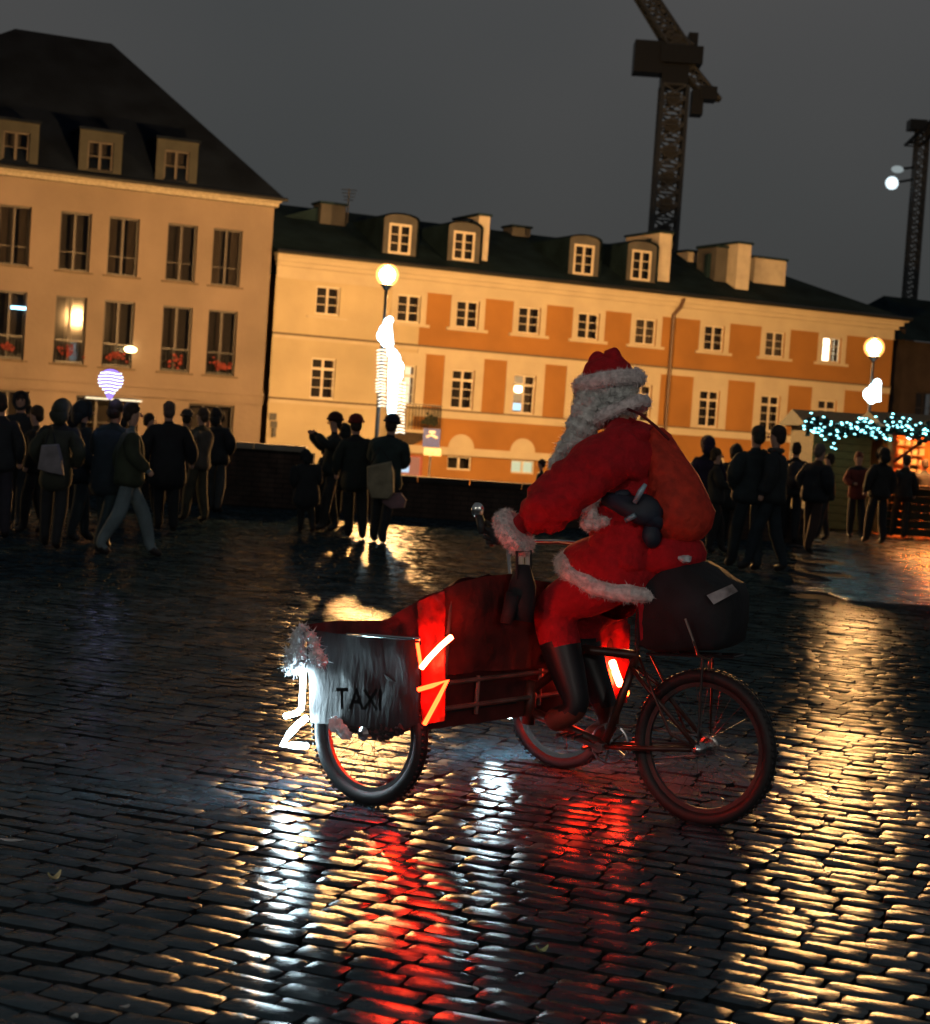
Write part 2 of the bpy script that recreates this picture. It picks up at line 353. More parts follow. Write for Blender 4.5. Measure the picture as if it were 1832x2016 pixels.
# ---- buildings --------------------------------------------------------------
B = R(24.5)
O2 = at(525, 845, 70.0); O2.z = 0.0
tdir = Vector((math.cos(B), math.sin(B), 0)); ndir = Vector((math.sin(B), -math.cos(B), 0))
def fl(px_, py_, O, back=0.0):
    p = onplane(px_, py_, O - ndir * back, ndir); d = p - O; return d.dot(tdir), p.z
def holes_wall(mb, u0, u1, w0, w1, holes, depth=.22, y=0.0):
    us = sorted({u0, u1, *[h[0] for h in holes], *[h[1] for h in holes]}); ws = sorted({w0, w1, *[h[2] for h in holes], *[h[3] for h in holes]})
    us = [u for u in us if u0 <= u <= u1]; ws = [q for q in ws if w0 <= q <= w1]
    for i in range(len(us) - 1):
        for j in range(len(ws) - 1):
            cu, cw = (us[i] + us[i + 1]) / 2, (ws[j] + ws[j + 1]) / 2
            if any(h[0] < cu < h[1] and h[2] < cw < h[3] for h in holes): continue
            mb.quad((us[i], y, ws[j]), (us[i + 1], y, ws[j]), (us[i + 1], y, ws[j + 1]), (us[i], y, ws[j + 1]))
    for (a, b, c, d) in holes:
        y2 = y + depth
        mb.quad((a, y, c), (a, y2, c), (a, y2, d), (a, y, d)); mb.quad((b, y, c), (b, y, d), (b, y2, d), (b, y2, c))
        mb.quad((a, y, d), (a, y2, d), (b, y2, d), (b, y, d)); mb.quad((a, y, c), (b, y, c), (b, y2, c), (a, y2, c))
PCACHE = {}
def pane_mesh(w_, h_):
    k = (round(w_, 3), round(h_, 3))
    if k not in PCACHE:
        m_ = MB().box((-w_ / 2, -.006, -h_ / 2), (w_ / 2, .006, h_ / 2)); PCACHE[k] = mkmesh('pane', m_.V, m_.F, GLASS)
    return PCACHE[k]
def window(parent, u, w0, wid, hei, cols, rowsplit, fm, depth=.12, y=0.0, back=DARKIN, curtain=None, fw=.07, mw=.045, name='window', label=None):
    """rowsplit: list of pane heights fractions from bottom to top, negative = thick transom after"""
    mb = MB(); a, b = -wid / 2, wid / 2; yf = depth
    mb.box((a, yf - .03, 0), (a + fw, yf + .03, hei)); mb.box((b - fw, yf - .03, 0), (b, yf + .03, hei))
    mb.box((a + fw, yf - .03, 0), (b - fw, yf + .03, fw)); mb.box((a + fw, yf - .03, hei - fw), (b - fw, yf + .03, hei))
    iw = wid - 2 * fw; cw = iw / cols
    for c in range(1, cols):
        x = a + fw + c * cw; mb.box((x - mw, yf - .028, fw), (x + mw, yf + .028, hei - fw))
    ih = hei - 2 * fw; z = fw; tot = sum(abs(r) for r in rowsplit); cells_ = []
    for i, r in enumerate(rowsplit):
        h = ih * abs(r) / tot; cells_.append((z, h))
        z += h
        if i < len(rowsplit) - 1:
            t = .10 if r < 0 else .03
            for c in range(cols):
                mb.box((a + fw + c * cw + (mw if c else 0), yf - .024, z - t / 2), (a + fw + (c + 1) * cw - (mw if c < cols - 1 else 0), yf + .024, z + t / 2))
    me = mkmesh(name, mb.V, mb.F, fm); wo = link(name, me, parent, loc=(u, y, w0), label=label)
    for (z0, h) in cells_:
        for c in range(cols):
            p = link('pane', pane_mesh(cw - mw * .8, h - .03), wo, loc=(a + fw + (c + .5) * cw, yf + .002, z0 + h / 2))
    bk = MB().quad((a, yf + .45, 0), (b, yf + .45, 0), (b, yf + .45, hei), (a, yf + .45, hei)); bk.build('room_backing', back, wo)
    if curtain:
        cm = MB(); nn = 16
        for (c0, c1) in curtain:
            V = []; Fc = []
            for i in range(nn + 1):
                x = a + fw + iw * (c0 + (c1 - c0) * i / nn); yy = yf + .12 + .03 * math.sin(i * 2.1)
                V += [(x, yy, fw), (x, yy, hei - fw)]
            for i in range(nn): Fc.append((2 * i, 2 * i + 2, 2 * i + 3, 2 * i + 1))
            cm.add(V, Fc)
        cm.build('curtain', CURT, wo)
    return wo
# === long ochre and cream house ===
b2 = empty('townhouse', O2, B, 'long low ochre and cream townhouse with dormers, facing the square beyond the parapet', 'building')
eave_w = fl(1142, 560, O2)[1]; U1 = fl(1762, 640, O2)[0]; div_w = fl(1112, 706, O2)[1]; sill_w = fl(1020, 822, O2)[1]; base_w = fl(915, 888, O2)[1]
print('B2 eave', eave_w, 'U1', U1, 'div', div_w, 'sill', sill_w, 'base', base_w)
up = [(644, 592), (795, 610), (920, 620), (1041, 631), (1158, 643), (1272, 652), (1406, 664), (1525, 675), (1638, 688)]
lo = [(638, 743), (805, 760), (912, 767), (1034, 777), (1150, 787), (1262, 797), (1397, 803), (1518, 812), (1628, 822)]
UW, UH = 1.02, 1.13; LW, LH = 1.02, 1.62
uc = [fl(x, y, O2)[0] for x, y in up]; lc = [fl(x, y, O2)[0] for x, y in lo]
uc = [(a + b) / 2 for a, b in zip(uc, lc)]
uw0 = sum(fl(x, y, O2)[1] for x, y in up) / 9 - UH / 2; lw0 = sum(fl(x, y, O2)[1] for x, y in lo) / 9 - LH / 2
print('uc', [round(x, 2) for x in uc], uw0, lw0)
SPL = fl(826, 640, O2)[0]      # where cream house ends and ochre begins
BW = -1.5
H_up = [(u - UW / 2, u + UW / 2, uw0, uw0 + UH) for u in uc]; H_lo = [(u - LW / 2, u + LW / 2, lw0, lw0 + LH) for u in uc]
bs_w = fl(905, 912, O2)[1]
bas = [fl(x, y, O2)[0] for x, y in ((905, 912), (1030, 920), (1160, 930), (1290, 938), (1410, 946))]
H_bs = [(u - .55, u + .55, bs_w - .28, bs_w + .28) for u in bas]
mb = MB(); mb.cm = 0
holes_wall(mb, 0, SPL, BW, eave_w, [h for h in H_up + H_lo if h[1] < SPL + .02])
mb.build('wall', YELL, b2, label='pale yellow end section')
mb = MB(); holes_wall(mb, SPL, U1, BW, eave_w, [h for h in H_up + H_lo if h[0] > SPL - .02] + H_bs)
mb.quad((U1, 0, BW), (U1, 11, BW), (U1, 11, eave_w), (U1, 0, eave_w))
mb.quad((0, 11, BW), (0, 11, eave_w), (U1, 11, eave_w), (U1, 11, BW))
mb.build('wall', ORANGE, b2, label='ochre orange main section')
litw = glow('lit room warm', (1, .82, .5), 1.3); litb = glow('lit room cool', (.75, .9, 1), 1.2)
for i, u in enumerate(uc):
    bk = glow('bright room', (1, .88, .6), 5) if i == 8 else DARKIN
    window(b2, u, uw0, UW, UH, 2, [1, 1, 1], FRAMEW, back=bk, curtain=[(.62, .8)] if i == 8 else ([(0, 1)] if i in (5, 7) else None), label='lit window' if i == 8 else None)
for i, u in enumerate(uc):
    window(b2, u, lw0, LW, LH, 2, [1, 1, -1, .95], FRAMEW, back=litw if i == 1 else DARKIN, curtain=[(.55, .95)] if i in (3, 5) else None)
for u in bas: window(b2, u, bs_w - .28, 1.1, .56, 2, [1], FRAMEW, fw=.06)
# trim: cornice, frieze, bands, surrounds, sills
mb = MB()
mb.box((-.15, -.55, eave_w - .16), (U1 + .4, 0.0, eave_w - .02)); mb.box((-.1, -.38, eave_w - .34), (U1 + .25, -.002, eave_w - .163)); mb.box((-.05, -.22, eave_w - .52), (U1 + .1, -.002, eave_w - .343))
mb.build('cornice', CREAML, b2)
mb = MB(); fr0 = uw0 + UH + .16
mb.box((0, -.05, fr0), (U1, -.002, eave_w - .523)); mb.build('frieze', CREAML, b2)
mb = MB(); mb.box((0, -.12, div_w - .03), (U1, -.003, div_w + .05)); mb.build('string_course', mat('dark brown ledge', (.10, .075, .05), rough=.9), b2)  # ledges and sills in a darker brown than the trim
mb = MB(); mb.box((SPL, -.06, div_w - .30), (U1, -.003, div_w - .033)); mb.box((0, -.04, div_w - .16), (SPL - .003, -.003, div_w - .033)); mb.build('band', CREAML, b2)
mb = MB(); mb.box((0, -.14, sill_w + .06), (U1, -.003, sill_w + .12)); mb.build('string_course', MATS['dark brown ledge'], b2)
mb = MB(); mb.box((SPL, -.10, sill_w - .24), (U1, -.003, sill_w + .057)); mb.box((0, -.05, sill_w - .10), (SPL - .003, -.003, sill_w + .057)); mb.build('band', CREAML, b2)
mb = MB(); mb.box((SPL - .9, -.16, base_w - .20), (U1, -.003, base_w + .12)); mb.build('plinth_band', CREAML, b2)
def surround(u, w0, w1, wid, hw, x0=None, hx=None):
    mb = MB(); h = wid / 2
    mb.box((u - hw, -.035, w0), (u - h, -.003, w1)); mb.box((u + h, -.035, w0), (u + hw, -.003, w1))
    if hx: mb.box((u - h, -.035, hx[0]), (u + h, -.003, hx[1]))
    return mb
for i, u in enumerate(uc):
    if i == 0:
        mb = MB(); mb.box((u - .85, -.08, uw0 - .15), (u + .85, -.003, uw0 - .08)); mb.build('sill', CREAML, b2); continue
    s = surround(u, uw0 - .02, fr0 - .003, UW, UW / 2 + .26, hx=(uw0 + UH, fr0 - .003)); s.build('window_surround', CREAML, b2)
    mb = MB(); mb.box((u - .92, -.11, uw0 - .14), (u + .92, -.003, uw0 - .023)); mb.build('sill', CREAML, b2)
    s = surround(u, sill_w + .123, div_w - .303, LW, LW / 2 + .38, hx=(lw0 + LH, div_w - .303)); s.box((u - LW / 2, -.035, sill_w + .123), (u + LW / 2, -.003, lw0 - .003)); s.build('window_surround', CREAML, b2)
aw = fl(909, 868, O2)[1]
for (x, y) in ((909, 868), (1030, 878), (1155, 888), (1285, 897), (1405, 905)):
    u = fl(x, y, O2)[0]; V = [(u + .58 * math.cos(R(a)), -.02, base_w + .123 + .56 * math.sin(R(a))) for a in range(0, 181, 12)]
    mb = MB(); mb.add(V + [(v[0], .0, v[2]) for v in V], [tuple(range(len(V)))] + [(i, i + 1, len(V) + i + 1, len(V) + i) for i in range(len(V) - 1)]); mb.build('arched_panel', CREAML, b2)
# roof
rd = 5.5; rh = 2.55
mb = MB(); e0 = eave_w - .02
A = (-.2, -.62, e0); Bp = (U1 + .45, -.62, e0); Cc = (U1 - 5.2, rd, e0 + rh); D = (-.2, rd, e0 + rh); E_ = (-.2, 11.4, e0); Fp = (U1 + .45, 11.4, e0)
mb.add([A, Bp, Cc, D, E_, Fp], [(0, 1, 2, 3), (1, 5, 2), (5, 4, 3, 2), (0, 3, 4)])
mb.add([(A[0], A[1], A[2] - .02), (Bp[0], Bp[1], A[2] - .02), (Bp[0], 0, A[2] - .02), (A[0], 0, A[2] - .02)], [(0, 1, 2, 3)])
mb.build('roof', ROOF2, b2)
mb = MB(); mb.tube([(-.2, -.68, e0), (U1 + .45, -.68, e0)], .085, 8); mb.build('gutter', BLACKM, b2)
def roof_z(y): return e0 + rh * (y + .62) / (rd + .62)
# dormers
for (x, y0, y1, dw) in ((786, 440, 500, .95), (912, 455, 513, .98), (1148, 481, 541, .98), (1261, 492, 552, .98)):
    yb = .55
    u, wb = fl(x, y1, O2, yb); _, wt = fl(x, y0, O2, yb)
    h = wt - wb; wdt = .98
    mb = MB(); hwid = wdt / 2 + .24; top = wt + .16
    arc = [(u + hwid * math.cos(R(a)), top + .22 * math.sin(R(a))) for a in range(0, 181, 20)]
    prof = [(u + hwid, wb - .15)] + arc + [(u - hwid, wb - .15)]
    n = len(prof); holesx = None
    # front face as frame around window
    ix = [(u + wdt / 2, wb), (u + wdt / 2, wt), (u - wdt / 2, wt), (u - wdt / 2, wb)]
    mb.quad((u - hwid, yb, wb - .15), (u + hwid, yb, wb - .15), (u + hwid, yb, wb), (u - hwid, yb, wb))
    mb.quad((u - hwid, yb, wb), (u - wdt / 2, yb, wb), (u - wdt / 2, yb, wt), (u - hwid, yb, wt)); mb.quad((u + wdt / 2, yb, wb), (u + hwid, yb, wb), (u + hwid, yb, wt), (u + wdt / 2, yb, wt))
    mb.add([(u - hwid, yb, wt), (u + hwid, yb, wt)] + [(a, yb, b) for a, b in arc], [tuple(range(2 + len(arc)))])
    dob = mb.build('dormer', GREYD, b2)
    mb = MB(); Vf = [(a, yb + .003, b) for a, b in prof]; Vb = [(a, yb + 4.0, b) for a, b in prof]
    Vf2 = [(u + (a - u) * 1.07, yb - .12, b + (.05 if b > wt else 0)) for a, b in prof]; Vb = [(u + (a - u) * 1.07, yb + 4.2, b + (.05 if b > wt else 0)) for a, b in prof]
    mb.add(Vf2 + Vb, [(i, i + 1, n + i + 1, n + i) for i in range(n - 1)]); mb.build('dormer_roof', ROOF2, dob)
    window(b2, u, wb, wdt, h, 2, [1, 1, 1], FRAMEW, y=yb, depth=.04, fw=.09, mw=.05)
# chimneys: (left px, right px, top y, bottom y at middle, depth back, long)
def chimney(x0, x1, yt, yb_, back, length, m_=CREAML, cap=True, name='chimney'):
    ua, wt = fl(x0, yt, O2, back); ub, _ = fl(x1, yt, O2, back); _, wb = fl((x0 + x1) / 2, yb_, O2, back)
    mb = MB(); mb.box((ua, back, wb - .4), (ub, back + length, wt))
    o = mb.build(name, m_, b2)
    if cap:
        mb = MB(); mb.box((ua - .07, back - .07, wt + .003), (ub + .07, back + length + .07, wt + .10)); mb.build('chimney_cap', ROOF2, o)
    return o
WHT = mat('pale chimney render', (.42, .38, .31), rough=.85, var=.15, nscale=2)
chimney(944, 966, 424, 505, 1.0, 2.6, WHT); chimney(1300, 1325, 458, 550, .9, 3.0, WHT); chimney(1455, 1481, 479, 566, 1.0, 3.4, WHT)
chimney(1488, 1550, 507, 560, 2.2, 1.0, WHT); chimney(1356, 1388, 495, 512, 4.2, 1.0, WHT); chimney(1010, 1046, 446, 490, 5.0, 1.0, GREYD)
chimney(633, 682, 400, 440, 3.5, 1.0, GREYD); chimney(1412, 1452, 486, 560, 1.8, 1.6, GREYD)
# slanted fire walls left of chimneys
for (xa, ya, xb, yb_, bk) in ((884, 452, 944, 428, 1.6), (1215, 490, 1300, 464, 1.6), (1395, 500, 1455, 482, 2.2), (560, 425, 640, 404, 3.8)):
    u0_, w0_ = fl(xa, ya, O2, bk); u1_, w1_ = fl(xb, yb_, O2, bk)
    mb = MB(); mb.add([(u0_, bk, w0_ - 1.6), (u1_, bk, w0_ - 1.6), (u1_, bk, w1_), (u0_, bk, w0_)] + [(u0_, bk + .3, w0_ - 1.6), (u1_, bk + .3, w0_ - 1.6), (u1_, bk + .3, w1_), (u0_, bk + .3, w0_)],
                      [(0, 1, 2, 3), (7, 6, 5, 4), (3, 2, 6, 7), (0, 3, 7, 4), (1, 5, 6, 2)]); mb.build('fire_wall', ROOF2, b2)
# antenna
u, wz = fl(688, 372, O2, 4.0); mb = MB(); mb.tube([(u, 4.0, wz - 1.9), (u, 4.0, wz)], .03, 6)
for k in range(4): mb.tube([(u - .35 + .05 * k, 4.0, wz - .05 - k * .14), (u + .35 - .05 * k, 4.0, wz - .02 - k * .14)], .018, 5)
mb.build('antenna', BLACKM, b2)
# drain pipe
u = fl(1318, 700, O2)[0]; mb = MB(); mb.tube([(u + .25, -.5, e0 - .1), (u + .22, -.3, e0 - .5), (u, -.13, e0 - .85), (u, -.13, BW)], .085, 8); mb.build('drainpipe', mat('brown pipe', (.07, .035, .018), rough=.5), b2)
# balcony
u0_, wb0 = fl(776, 846, O2, -.9); u1_, _ = fl(866, 852, O2, -.9)
_, wtr = fl(820, 795, O2, -.9)
mb = MB(); mb.box((u0_, -1.0, wb0 - .06), (u1_, -.003, wb0 + .06)); bal = mb.build('balcony', CREAML, b2)
mb = MB(); mb.box((u0_, -1.0, wtr - .04), (u1_, -.95, wtr)); mb.box((u0_, -.95, wtr - .04), (u0_ + .05, -.003, wtr)); mb.box((u1_ - .05, -.95, wtr - .04), (u1_, -.003, wtr))
nbar = 15
for k in range(nbar): x = u0_ + .03 + (u1_ - u0_ - .06) * k / (nbar - 1); mb.tube([(x, -.975, wb0 + .06), (x, -.975, wtr - .03)], .016, 5)
for k in range(6):
    for xx in (u0_ + .025, u1_ - .025): mb.tube([(xx, -.9 + k * .15, wb0 + .06), (xx, -.9 + k * .15, wtr - .03)], .016, 5)
mb.build('railing', BLACKM, bal)
mb = MB()
for k in range(60): mb.ball((u1_ - .35 + random.gauss(0, .16), -.75 + random.gauss(0, .06), wb0 + .3 + abs(random.gauss(0, .16))), .06, 5, 4, .4)
mb.build('plant', mat('balcony plant', (.02, .03, .014), rough=.8), bal)['kind'] = 'stuff'
mb = MB(); mb.add([(u0_ + .1, -.9, wb0 - .07), (u1_ - .3, -.9, wb0 - .07), (u1_ - .9, -.02, wb0 - .62), (u0_ + .1, -.02, wb0 - .62)], [(0, 1, 2, 3)]); mb.build('bracket', MATS['dark brown ledge'], bal)
# blue notice board on a post
p = at(852, 900, 62.0); nb_ = empty('notice_sign', (p.x, p.y, -1.5), 0, 'blue square sign with white pictogram in front of the ochre house', 'sign')
pc = at(850, 862, 62.0); pb = at(852, 888, 62.0)
BLUE = mat('blue enamel', (.02, .04, .22), rough=.4); WHITE = mat('white enamel', (.7, .7, .68), rough=.4)
MB().box((pc.x - .30, pc.y - .02, pc.z - .32), (pc.x + .30, pc.y + .02, pc.z + .32)).build('sign_plate', BLUE, nb_, world=True)
mk = MB(); mk.tube([(pc.x - .1, pc.y - .025, pc.z + .2), (pc.x + .12, pc.y - .025, pc.z + .2)], .05, 6); mk.tube([(pc.x - .18, pc.y - .025, pc.z + .03), (pc.x, pc.y - .025, pc.z + .1), (pc.x + .2, pc.y - .025, pc.z)], .045, 6); mk.build('pictogram', WHITE, nb_, world=True)
MB().box((pb.x - .3, pb.y - .02, pb.z - .16), (pb.x + .3, pb.y + .02, pb.z + .1)).build('supplementary_plate', mat('cream plate', (.6, .55, .42), rough=.6), nb_, world=True)
MB().tube([(pc.x, pc.y + .05, -1.5), (pc.x, pc.y + .05, pc.z + .3)], .035, 6).build('post', STEEL, nb_, world=True)
# shop window glow at street level
u, wz = fl(798, 915, O2); mb = MB(); mb.box((u - .75, -.06, wz - .5), (u + .75, -.003, wz + .42)); sw = mb.build('shop_window', mat('shop surround red', (.25, .05, .03), rough=.6), b2)
mb = MB(); mb.box((u - .62, -.075, wz - .4), (u + .62, -.063, wz + .34)); mb.build('lit_display', glow('shop display', (1, .35, .18), .45), sw)
mb = MB(); mb.box((u - .35, -.09, wz - .3), (u + .15, -.078, wz + .02)); mb.build('screen', glow('cool screen', (.6, .8, 1), 1.0), sw)
# lit basement window
u, wz = fl(1030, 922, O2); mb = MB(); mb.quad((u - .5, .14, bs_w - .25), (u + .5, .14, bs_w - .25), (u + .5, .14, bs_w + .25), (u - .5, .14, bs_w + .25)); mb.build('lit_blind', glow('basement light', (.9, .9, .55), .8), b2)
# lamp glow inside the fourth lower window
u = uc[3]; mb = MB().ball((u - .12, .35, lw0 + 1.02), (.22, .1, .16), 10, 8); mb.build('room_lamp', glow('room lamp', (1, .8, .5), 9), b2, smooth=True)
mb = MB().box((u - .35, .30, lw0 + .12), (u + .15, .34, lw0 + .42)); mb.build('television', glow('tv', (.5, .8, 1), 1.6), b2)
mb = MB(); mb.quad((u - .45, .50, lw0 + .5), (u + .45, .50, lw0 + .5), (u + .45, .50, lw0 + 1.55), (u - .45, .50, lw0 + 1.55)); mb.build('room_backing', glow('warm wall', (1, .62, .28), .55), b2)
# wall plaque on cream section
u, wz = fl(536, 822, O2); mb = MB(); mb.box((u - .12, -.06, wz - .1), (u + .16, -.003, wz + .18)); mb.box((u - .05, -.09, wz - .4), (u + .2, -.003, wz - .13)); mb.tube([(u + .08, -.1, wz - .4), (u + .08, -.1, wz - .75)], .09, 6); mb.build('wall_lantern', BLACKM, b2)

# === tall cream corner house on the left ===
O1 = onplane(539, 430, O2 + ndir * .25, ndir); O1.z = 0.0
b1 = empty('corner_house', O1, B, 'tall cream corner house with steep dark hipped roof at the left edge', 'building')
e1 = fl(270, 362, O1)[1]; UL = -19.5
A_ = [(25, 460), (146, 475), (240, 486), (354, 497), (443, 508)]; Bq = [(22, 638), (140, 650), (236, 656), (351, 669), (440, 678)]
a_c = [(fl(*p, O1)[0] + fl(*q, O1)[0]) / 2 for p, q in zip(A_, Bq)]
aw0 = sum(fl(*p, O1)[1] for p in A_) / 5; bw0 = sum(fl(*p, O1)[1] for p in Bq) / 5
print('B1', e1, a_c, aw0, bw0)
a_c = [a_c[0] - 4.4, a_c[0] - 2.4] + a_c
WW = 1.16; WA = 2.18; WB = 2.5
HA = [(u - WW / 2, u + WW / 2, aw0 - WA / 2, aw0 + WA / 2) for u in a_c]; HB = [(u - WW / 2, u + WW / 2, bw0 - WB / 2, bw0 + WB / 2) for u in a_c]
cor_w = fl(270, 757, O1)[1]
gr = []
for (x0, x1, yt) in ((-60, 58, 768), (150, 275, 785), (372, 462, 800)):
    ua, wt = fl(x0, yt, O1); ub, _ = fl(x1, yt, O1); gr.append((ua, ub, -1.0, cor_w - .55))
mb = MB(); holes_wall(mb, UL, 0, BW, e1, HA + HB + gr, depth=.3)
mb.quad((0, 0, BW), (0, 11, BW), (0, 11, e1), (0, 0, e1)); mb.quad((UL, 0, BW), (UL, 0, e1), (UL, 11, e1), (UL, 11, BW)); mb.quad((UL, 11, BW), (UL, 11, e1), (0, 11, e1), (0, 11, BW))
mb.build('wall', CREAM, b1)
for i, u in enumerate(a_c):
    window(b1, u, aw0 - WA / 2, WW, WA, 2, [.9, 2], FRAMED, back=DARKIN, depth=.22, curtain=[(.38, .62)] if i % 2 else [(0, .3), (.7, 1)])
    wb_ = window(b1, u, bw0 - WB / 2, WW, WB, 2, [1, 2.1], FRAMED, back=litw if i == 99 else DARKIN, depth=.22, curtain=[(.36, .62)])
    # railing box with red flowers
    zb = bw0 - WB / 2 + .05; mb = MB(); mb.box((u - .5, .02, zb + .80), (u + .5, .06, zb + .84)); mb.box((u - .5, .02, zb), (u + .5, .06, zb + .04))
    for k in range(9): mb.tube([(u - .48 + k * .12, .04, zb + .04), (u - .48 + k * .12, .04, zb + .8)], .014, 5)
    rl = mb.build('window_railing', BLACKM, b1)
    mb = MB()
    fx, fz = random.uniform(-.08, .08), random.uniform(.34, .46)
    for k in range(random.randrange(18, 40)): mb.ball((u + fx + random.gauss(0, random.choice((.10, .2))), -.02 + random.gauss(0, .04), zb + fz + random.gauss(0, .10)), random.uniform(.03, .07), 5, 4, .4)
    mb.build('flowers', mat('red flowers', (.20, .03, .02), rough=.8, var=.5, nscale=9), rl)['kind'] = 'stuff'
    MB().box((u - .72, -.07, aw0 - WA / 2 - .08), (u + .72, -.003, aw0 - WA / 2 - .01)).build('sill', MATS['dark brown ledge'], b1); MB().box((u - .72, -.07, bw0 - WB / 2 - .08), (u + .72, -.003, bw0 - WB / 2 - .01)).build('sill', MATS['dark brown ledge'], b1)
for k, (a, b, c, d) in enumerate(gr):
    window(b1, (a + b) / 2, c, b - a, d - c, 3, [2, 1], FRAMED, depth=.25, name='shop_front')
mb = MB(); mb.box((UL, -.55, e1 - .12), (.12, -.002, e1)); mb.box((UL, -.38, e1 - .28), (.06, -.002, e1 - .123)); mb.build('cornice', mat('cream cornice', (.30, .27, .21), rough=.85), b1)
mb = MB(); mb.box((UL, -.20, cor_w - .10), (.0, -.002, cor_w + .04)); mb.box((UL, -.12, cor_w - .45), (0, -.002, cor_w - .103)); mb.build('string_course', CREAM, b1)
# roof (mansard-like hip)
def p1(x, y, back): u, w_ = fl(x, y, O1, back); return (u, back, w_)
ridge_r = p1(220, 84, 5.5); ridge_l = p1(30, 57, 5.5); zr = (ridge_r[2] + ridge_l[2]) / 2
er = (0.3, -.6, e1)
mb = MB(); Ls = UL - .5
V = [(Ls, -.6, e1), (.3, -.6, e1), (.3, 11.4, e1), (Ls, 11.4, e1), (ridge_r[0], 5.5, zr), (ridge_l[0], 5.5, zr)]
mb.add(V, [(0, 1, 4, 5), (1, 2, 4), (2, 3, 5, 4), (3, 0, 5)]); mb.quad((Ls, -.6, e1 - .003), (Ls, .1, e1 - .003), (.3, .1, e1 - .003), (.3, -.6, e1 - .003))
mb.build('roof', ROOF, b1); MB().tube([(Ls, -.66, e1), (.3, -.66, e1)], .08, 8).build('gutter', BLACKM, b1)
def rz1(y): return e1 + (zr - e1) * (y + .6) / 6.1
for (x, yt, yb_) in ((30, 238, 325), (196, 258, 342), (346, 276, 362), (-140, 215, 302)):
    yb = -.38; u, wb = fl(x, yb_, O1, yb); _, wt = fl(x, yt, O1, yb); hw = .80; wb = max(wb, e1 + .03)
    mb = MB(); ww, wz0, wz1 = .48, wb + .1, wt - .36
    for (a, b, c, d) in ((u - hw, u - ww, wb, wt), (u + ww, u + hw, wb, wt), (u - ww, u + ww, wb, wz0), (u - ww, u + ww, wz1, wt)): mb.quad((a, yb, c), (b, yb, c), (b, yb, d), (a, yb, d))
    dob = mb.build('dormer', mat('dim stone dormer', (.024, .027, .025), rough=.85, var=.25, nscale=1.5), b1)
    mb = MB(); yr = yb + 2.6; mb.box((u - hw - .06, yb - .14, wt), (u + hw + .06, yr, wt + .09))
    mb.quad((u - hw, yb, wb), (u - hw, yr, wb), (u - hw, yr, wt), (u - hw, yb, wt)); mb.quad((u + hw, yb, wb), (u + hw, yr, wb), (u + hw, yr, wt), (u + hw, yb, wt))
    mb.build('dormer_roof', ROOF, dob)
    window(b1, u, wz0, 2 * ww, wz1 - wz0, 2, [1, 1], FRAMED, y=yb, depth=.12)
# lights seen at windows of the corner house
u, wz = fl(38, 606, O1); MB().box((u - .28, .1, wz - .05), (u + .28, .16, wz + .06)).build('window_light', glow('blue tube', (.35, .75, 1), 5), b1)
u, wz = fl(254, 688, O1); lm = MB().ball((u, -.25, wz), (.24, .12, .12), 12, 8).build('wall_light', glow('amber wall light', (1, .68, .3), 14), b1, smooth=True)
MB().tube([(u + .05, -.03, wz - .5), (u + .05, -.25, wz - .45), (u, -.25, wz - .1)], .03, 6).build('lamp_arm', BLACKM, lm)
u0_, w0_ = fl(166, 769, O1); u1_, _ = fl(276, 777, O1); MB().box((u0_, -.36, w0_ - .28), (u1_, -.30, w0_ - .22)).build('strip_light', glow('shop strip', (1, .8, .5), 1.6), b1)

# === dark house behind on the right ===
O3 = at(1768, 850, 92.0); O3.z = -1.5
b3 = empty('dark_house', O3, B, 'dark brown house behind the lamp at the right edge', 'building')
DK = mat('dark brown wall', (.05, .036, .027), rough=.9, var=.4, nscale=.8)  # dark brown wall colour with random variation
top3 = at(1800, 648, 92.0).z + 1.5
mb = MB(); hs = [(1 + 2.6 * i, 2.1 + 2.6 * i, z, z + 1.6) for i in range(4) for z in (2.0, 5.0)]; holes_wall(mb, 0, 14, 0, top3 - .6, hs); mb.quad((0, 0, 0), (0, 9, 0), (0, 9, top3), (0, 0, top3)); mb.build('wall', DK, b3)
for h in hs: window(b3, (h[0] + h[1]) / 2, h[2], 1.1, 1.6, 2, [1, 1], FRAMED)
mb = MB(); mb.add([(-.4, -.5, top3 - .6), (14, -.5, top3 - .6), (14, 4, top3 + 2), (1.5, 4, top3 + 2), (-.4, 9, top3 - .6)], [(0, 1, 2, 3), (0, 3, 4)]); mb.build('roof', ROOF2, b3)

# ---- tower cranes -----------------------------------------------------------
CRM = mat('crane steel', (.08, .09, .10), rough=.6, var=.3)
CRD = mat('crane dark cab', (.012, .016, .02), rough=.4, var=.3)
def lattice(mb, a, b, wa, wb, n, r, side=Vector((1, 0, 0)), up=Vector((0, 1, 0))):
    a, b = Vector(a), Vector(b); cs = []
    for i in range(n + 1):
        t = i / n; c = a.lerp(b, t); w_ = wa + (wb - wa) * t
        cs.append([c + side * sx_ * w_ / 2 + up * sy * w_ / 2 for sx_, sy in ((-1, -1), (1, -1), (1, 1), (-1, 1))])
    for k in range(4): mb.tube([c[k] for c in cs], r, 5)
    for i in range(n + 1):
        for k in range(4): mb.tube([cs[i][k], cs[i][(k + 1) % 4]], r * .6, 4)
    for i in range(n):
        for k in range(4):
            mb.tube([cs[i][k], cs[i + 1][(k + 1) % 4]], r * .6, 4); mb.tube([cs[i][(k + 1) % 4], cs[i + 1][k]], r * .5, 4)
CY = 140.0
tp = at(1328, 170, CY); bx_ = at(1312, 480, CY); base = Vector((tp.x, CY, -1.5))
cr = empty('tower_crane', base, 0, 'tall luffing tower crane rising behind the ochre roof', 'crane')
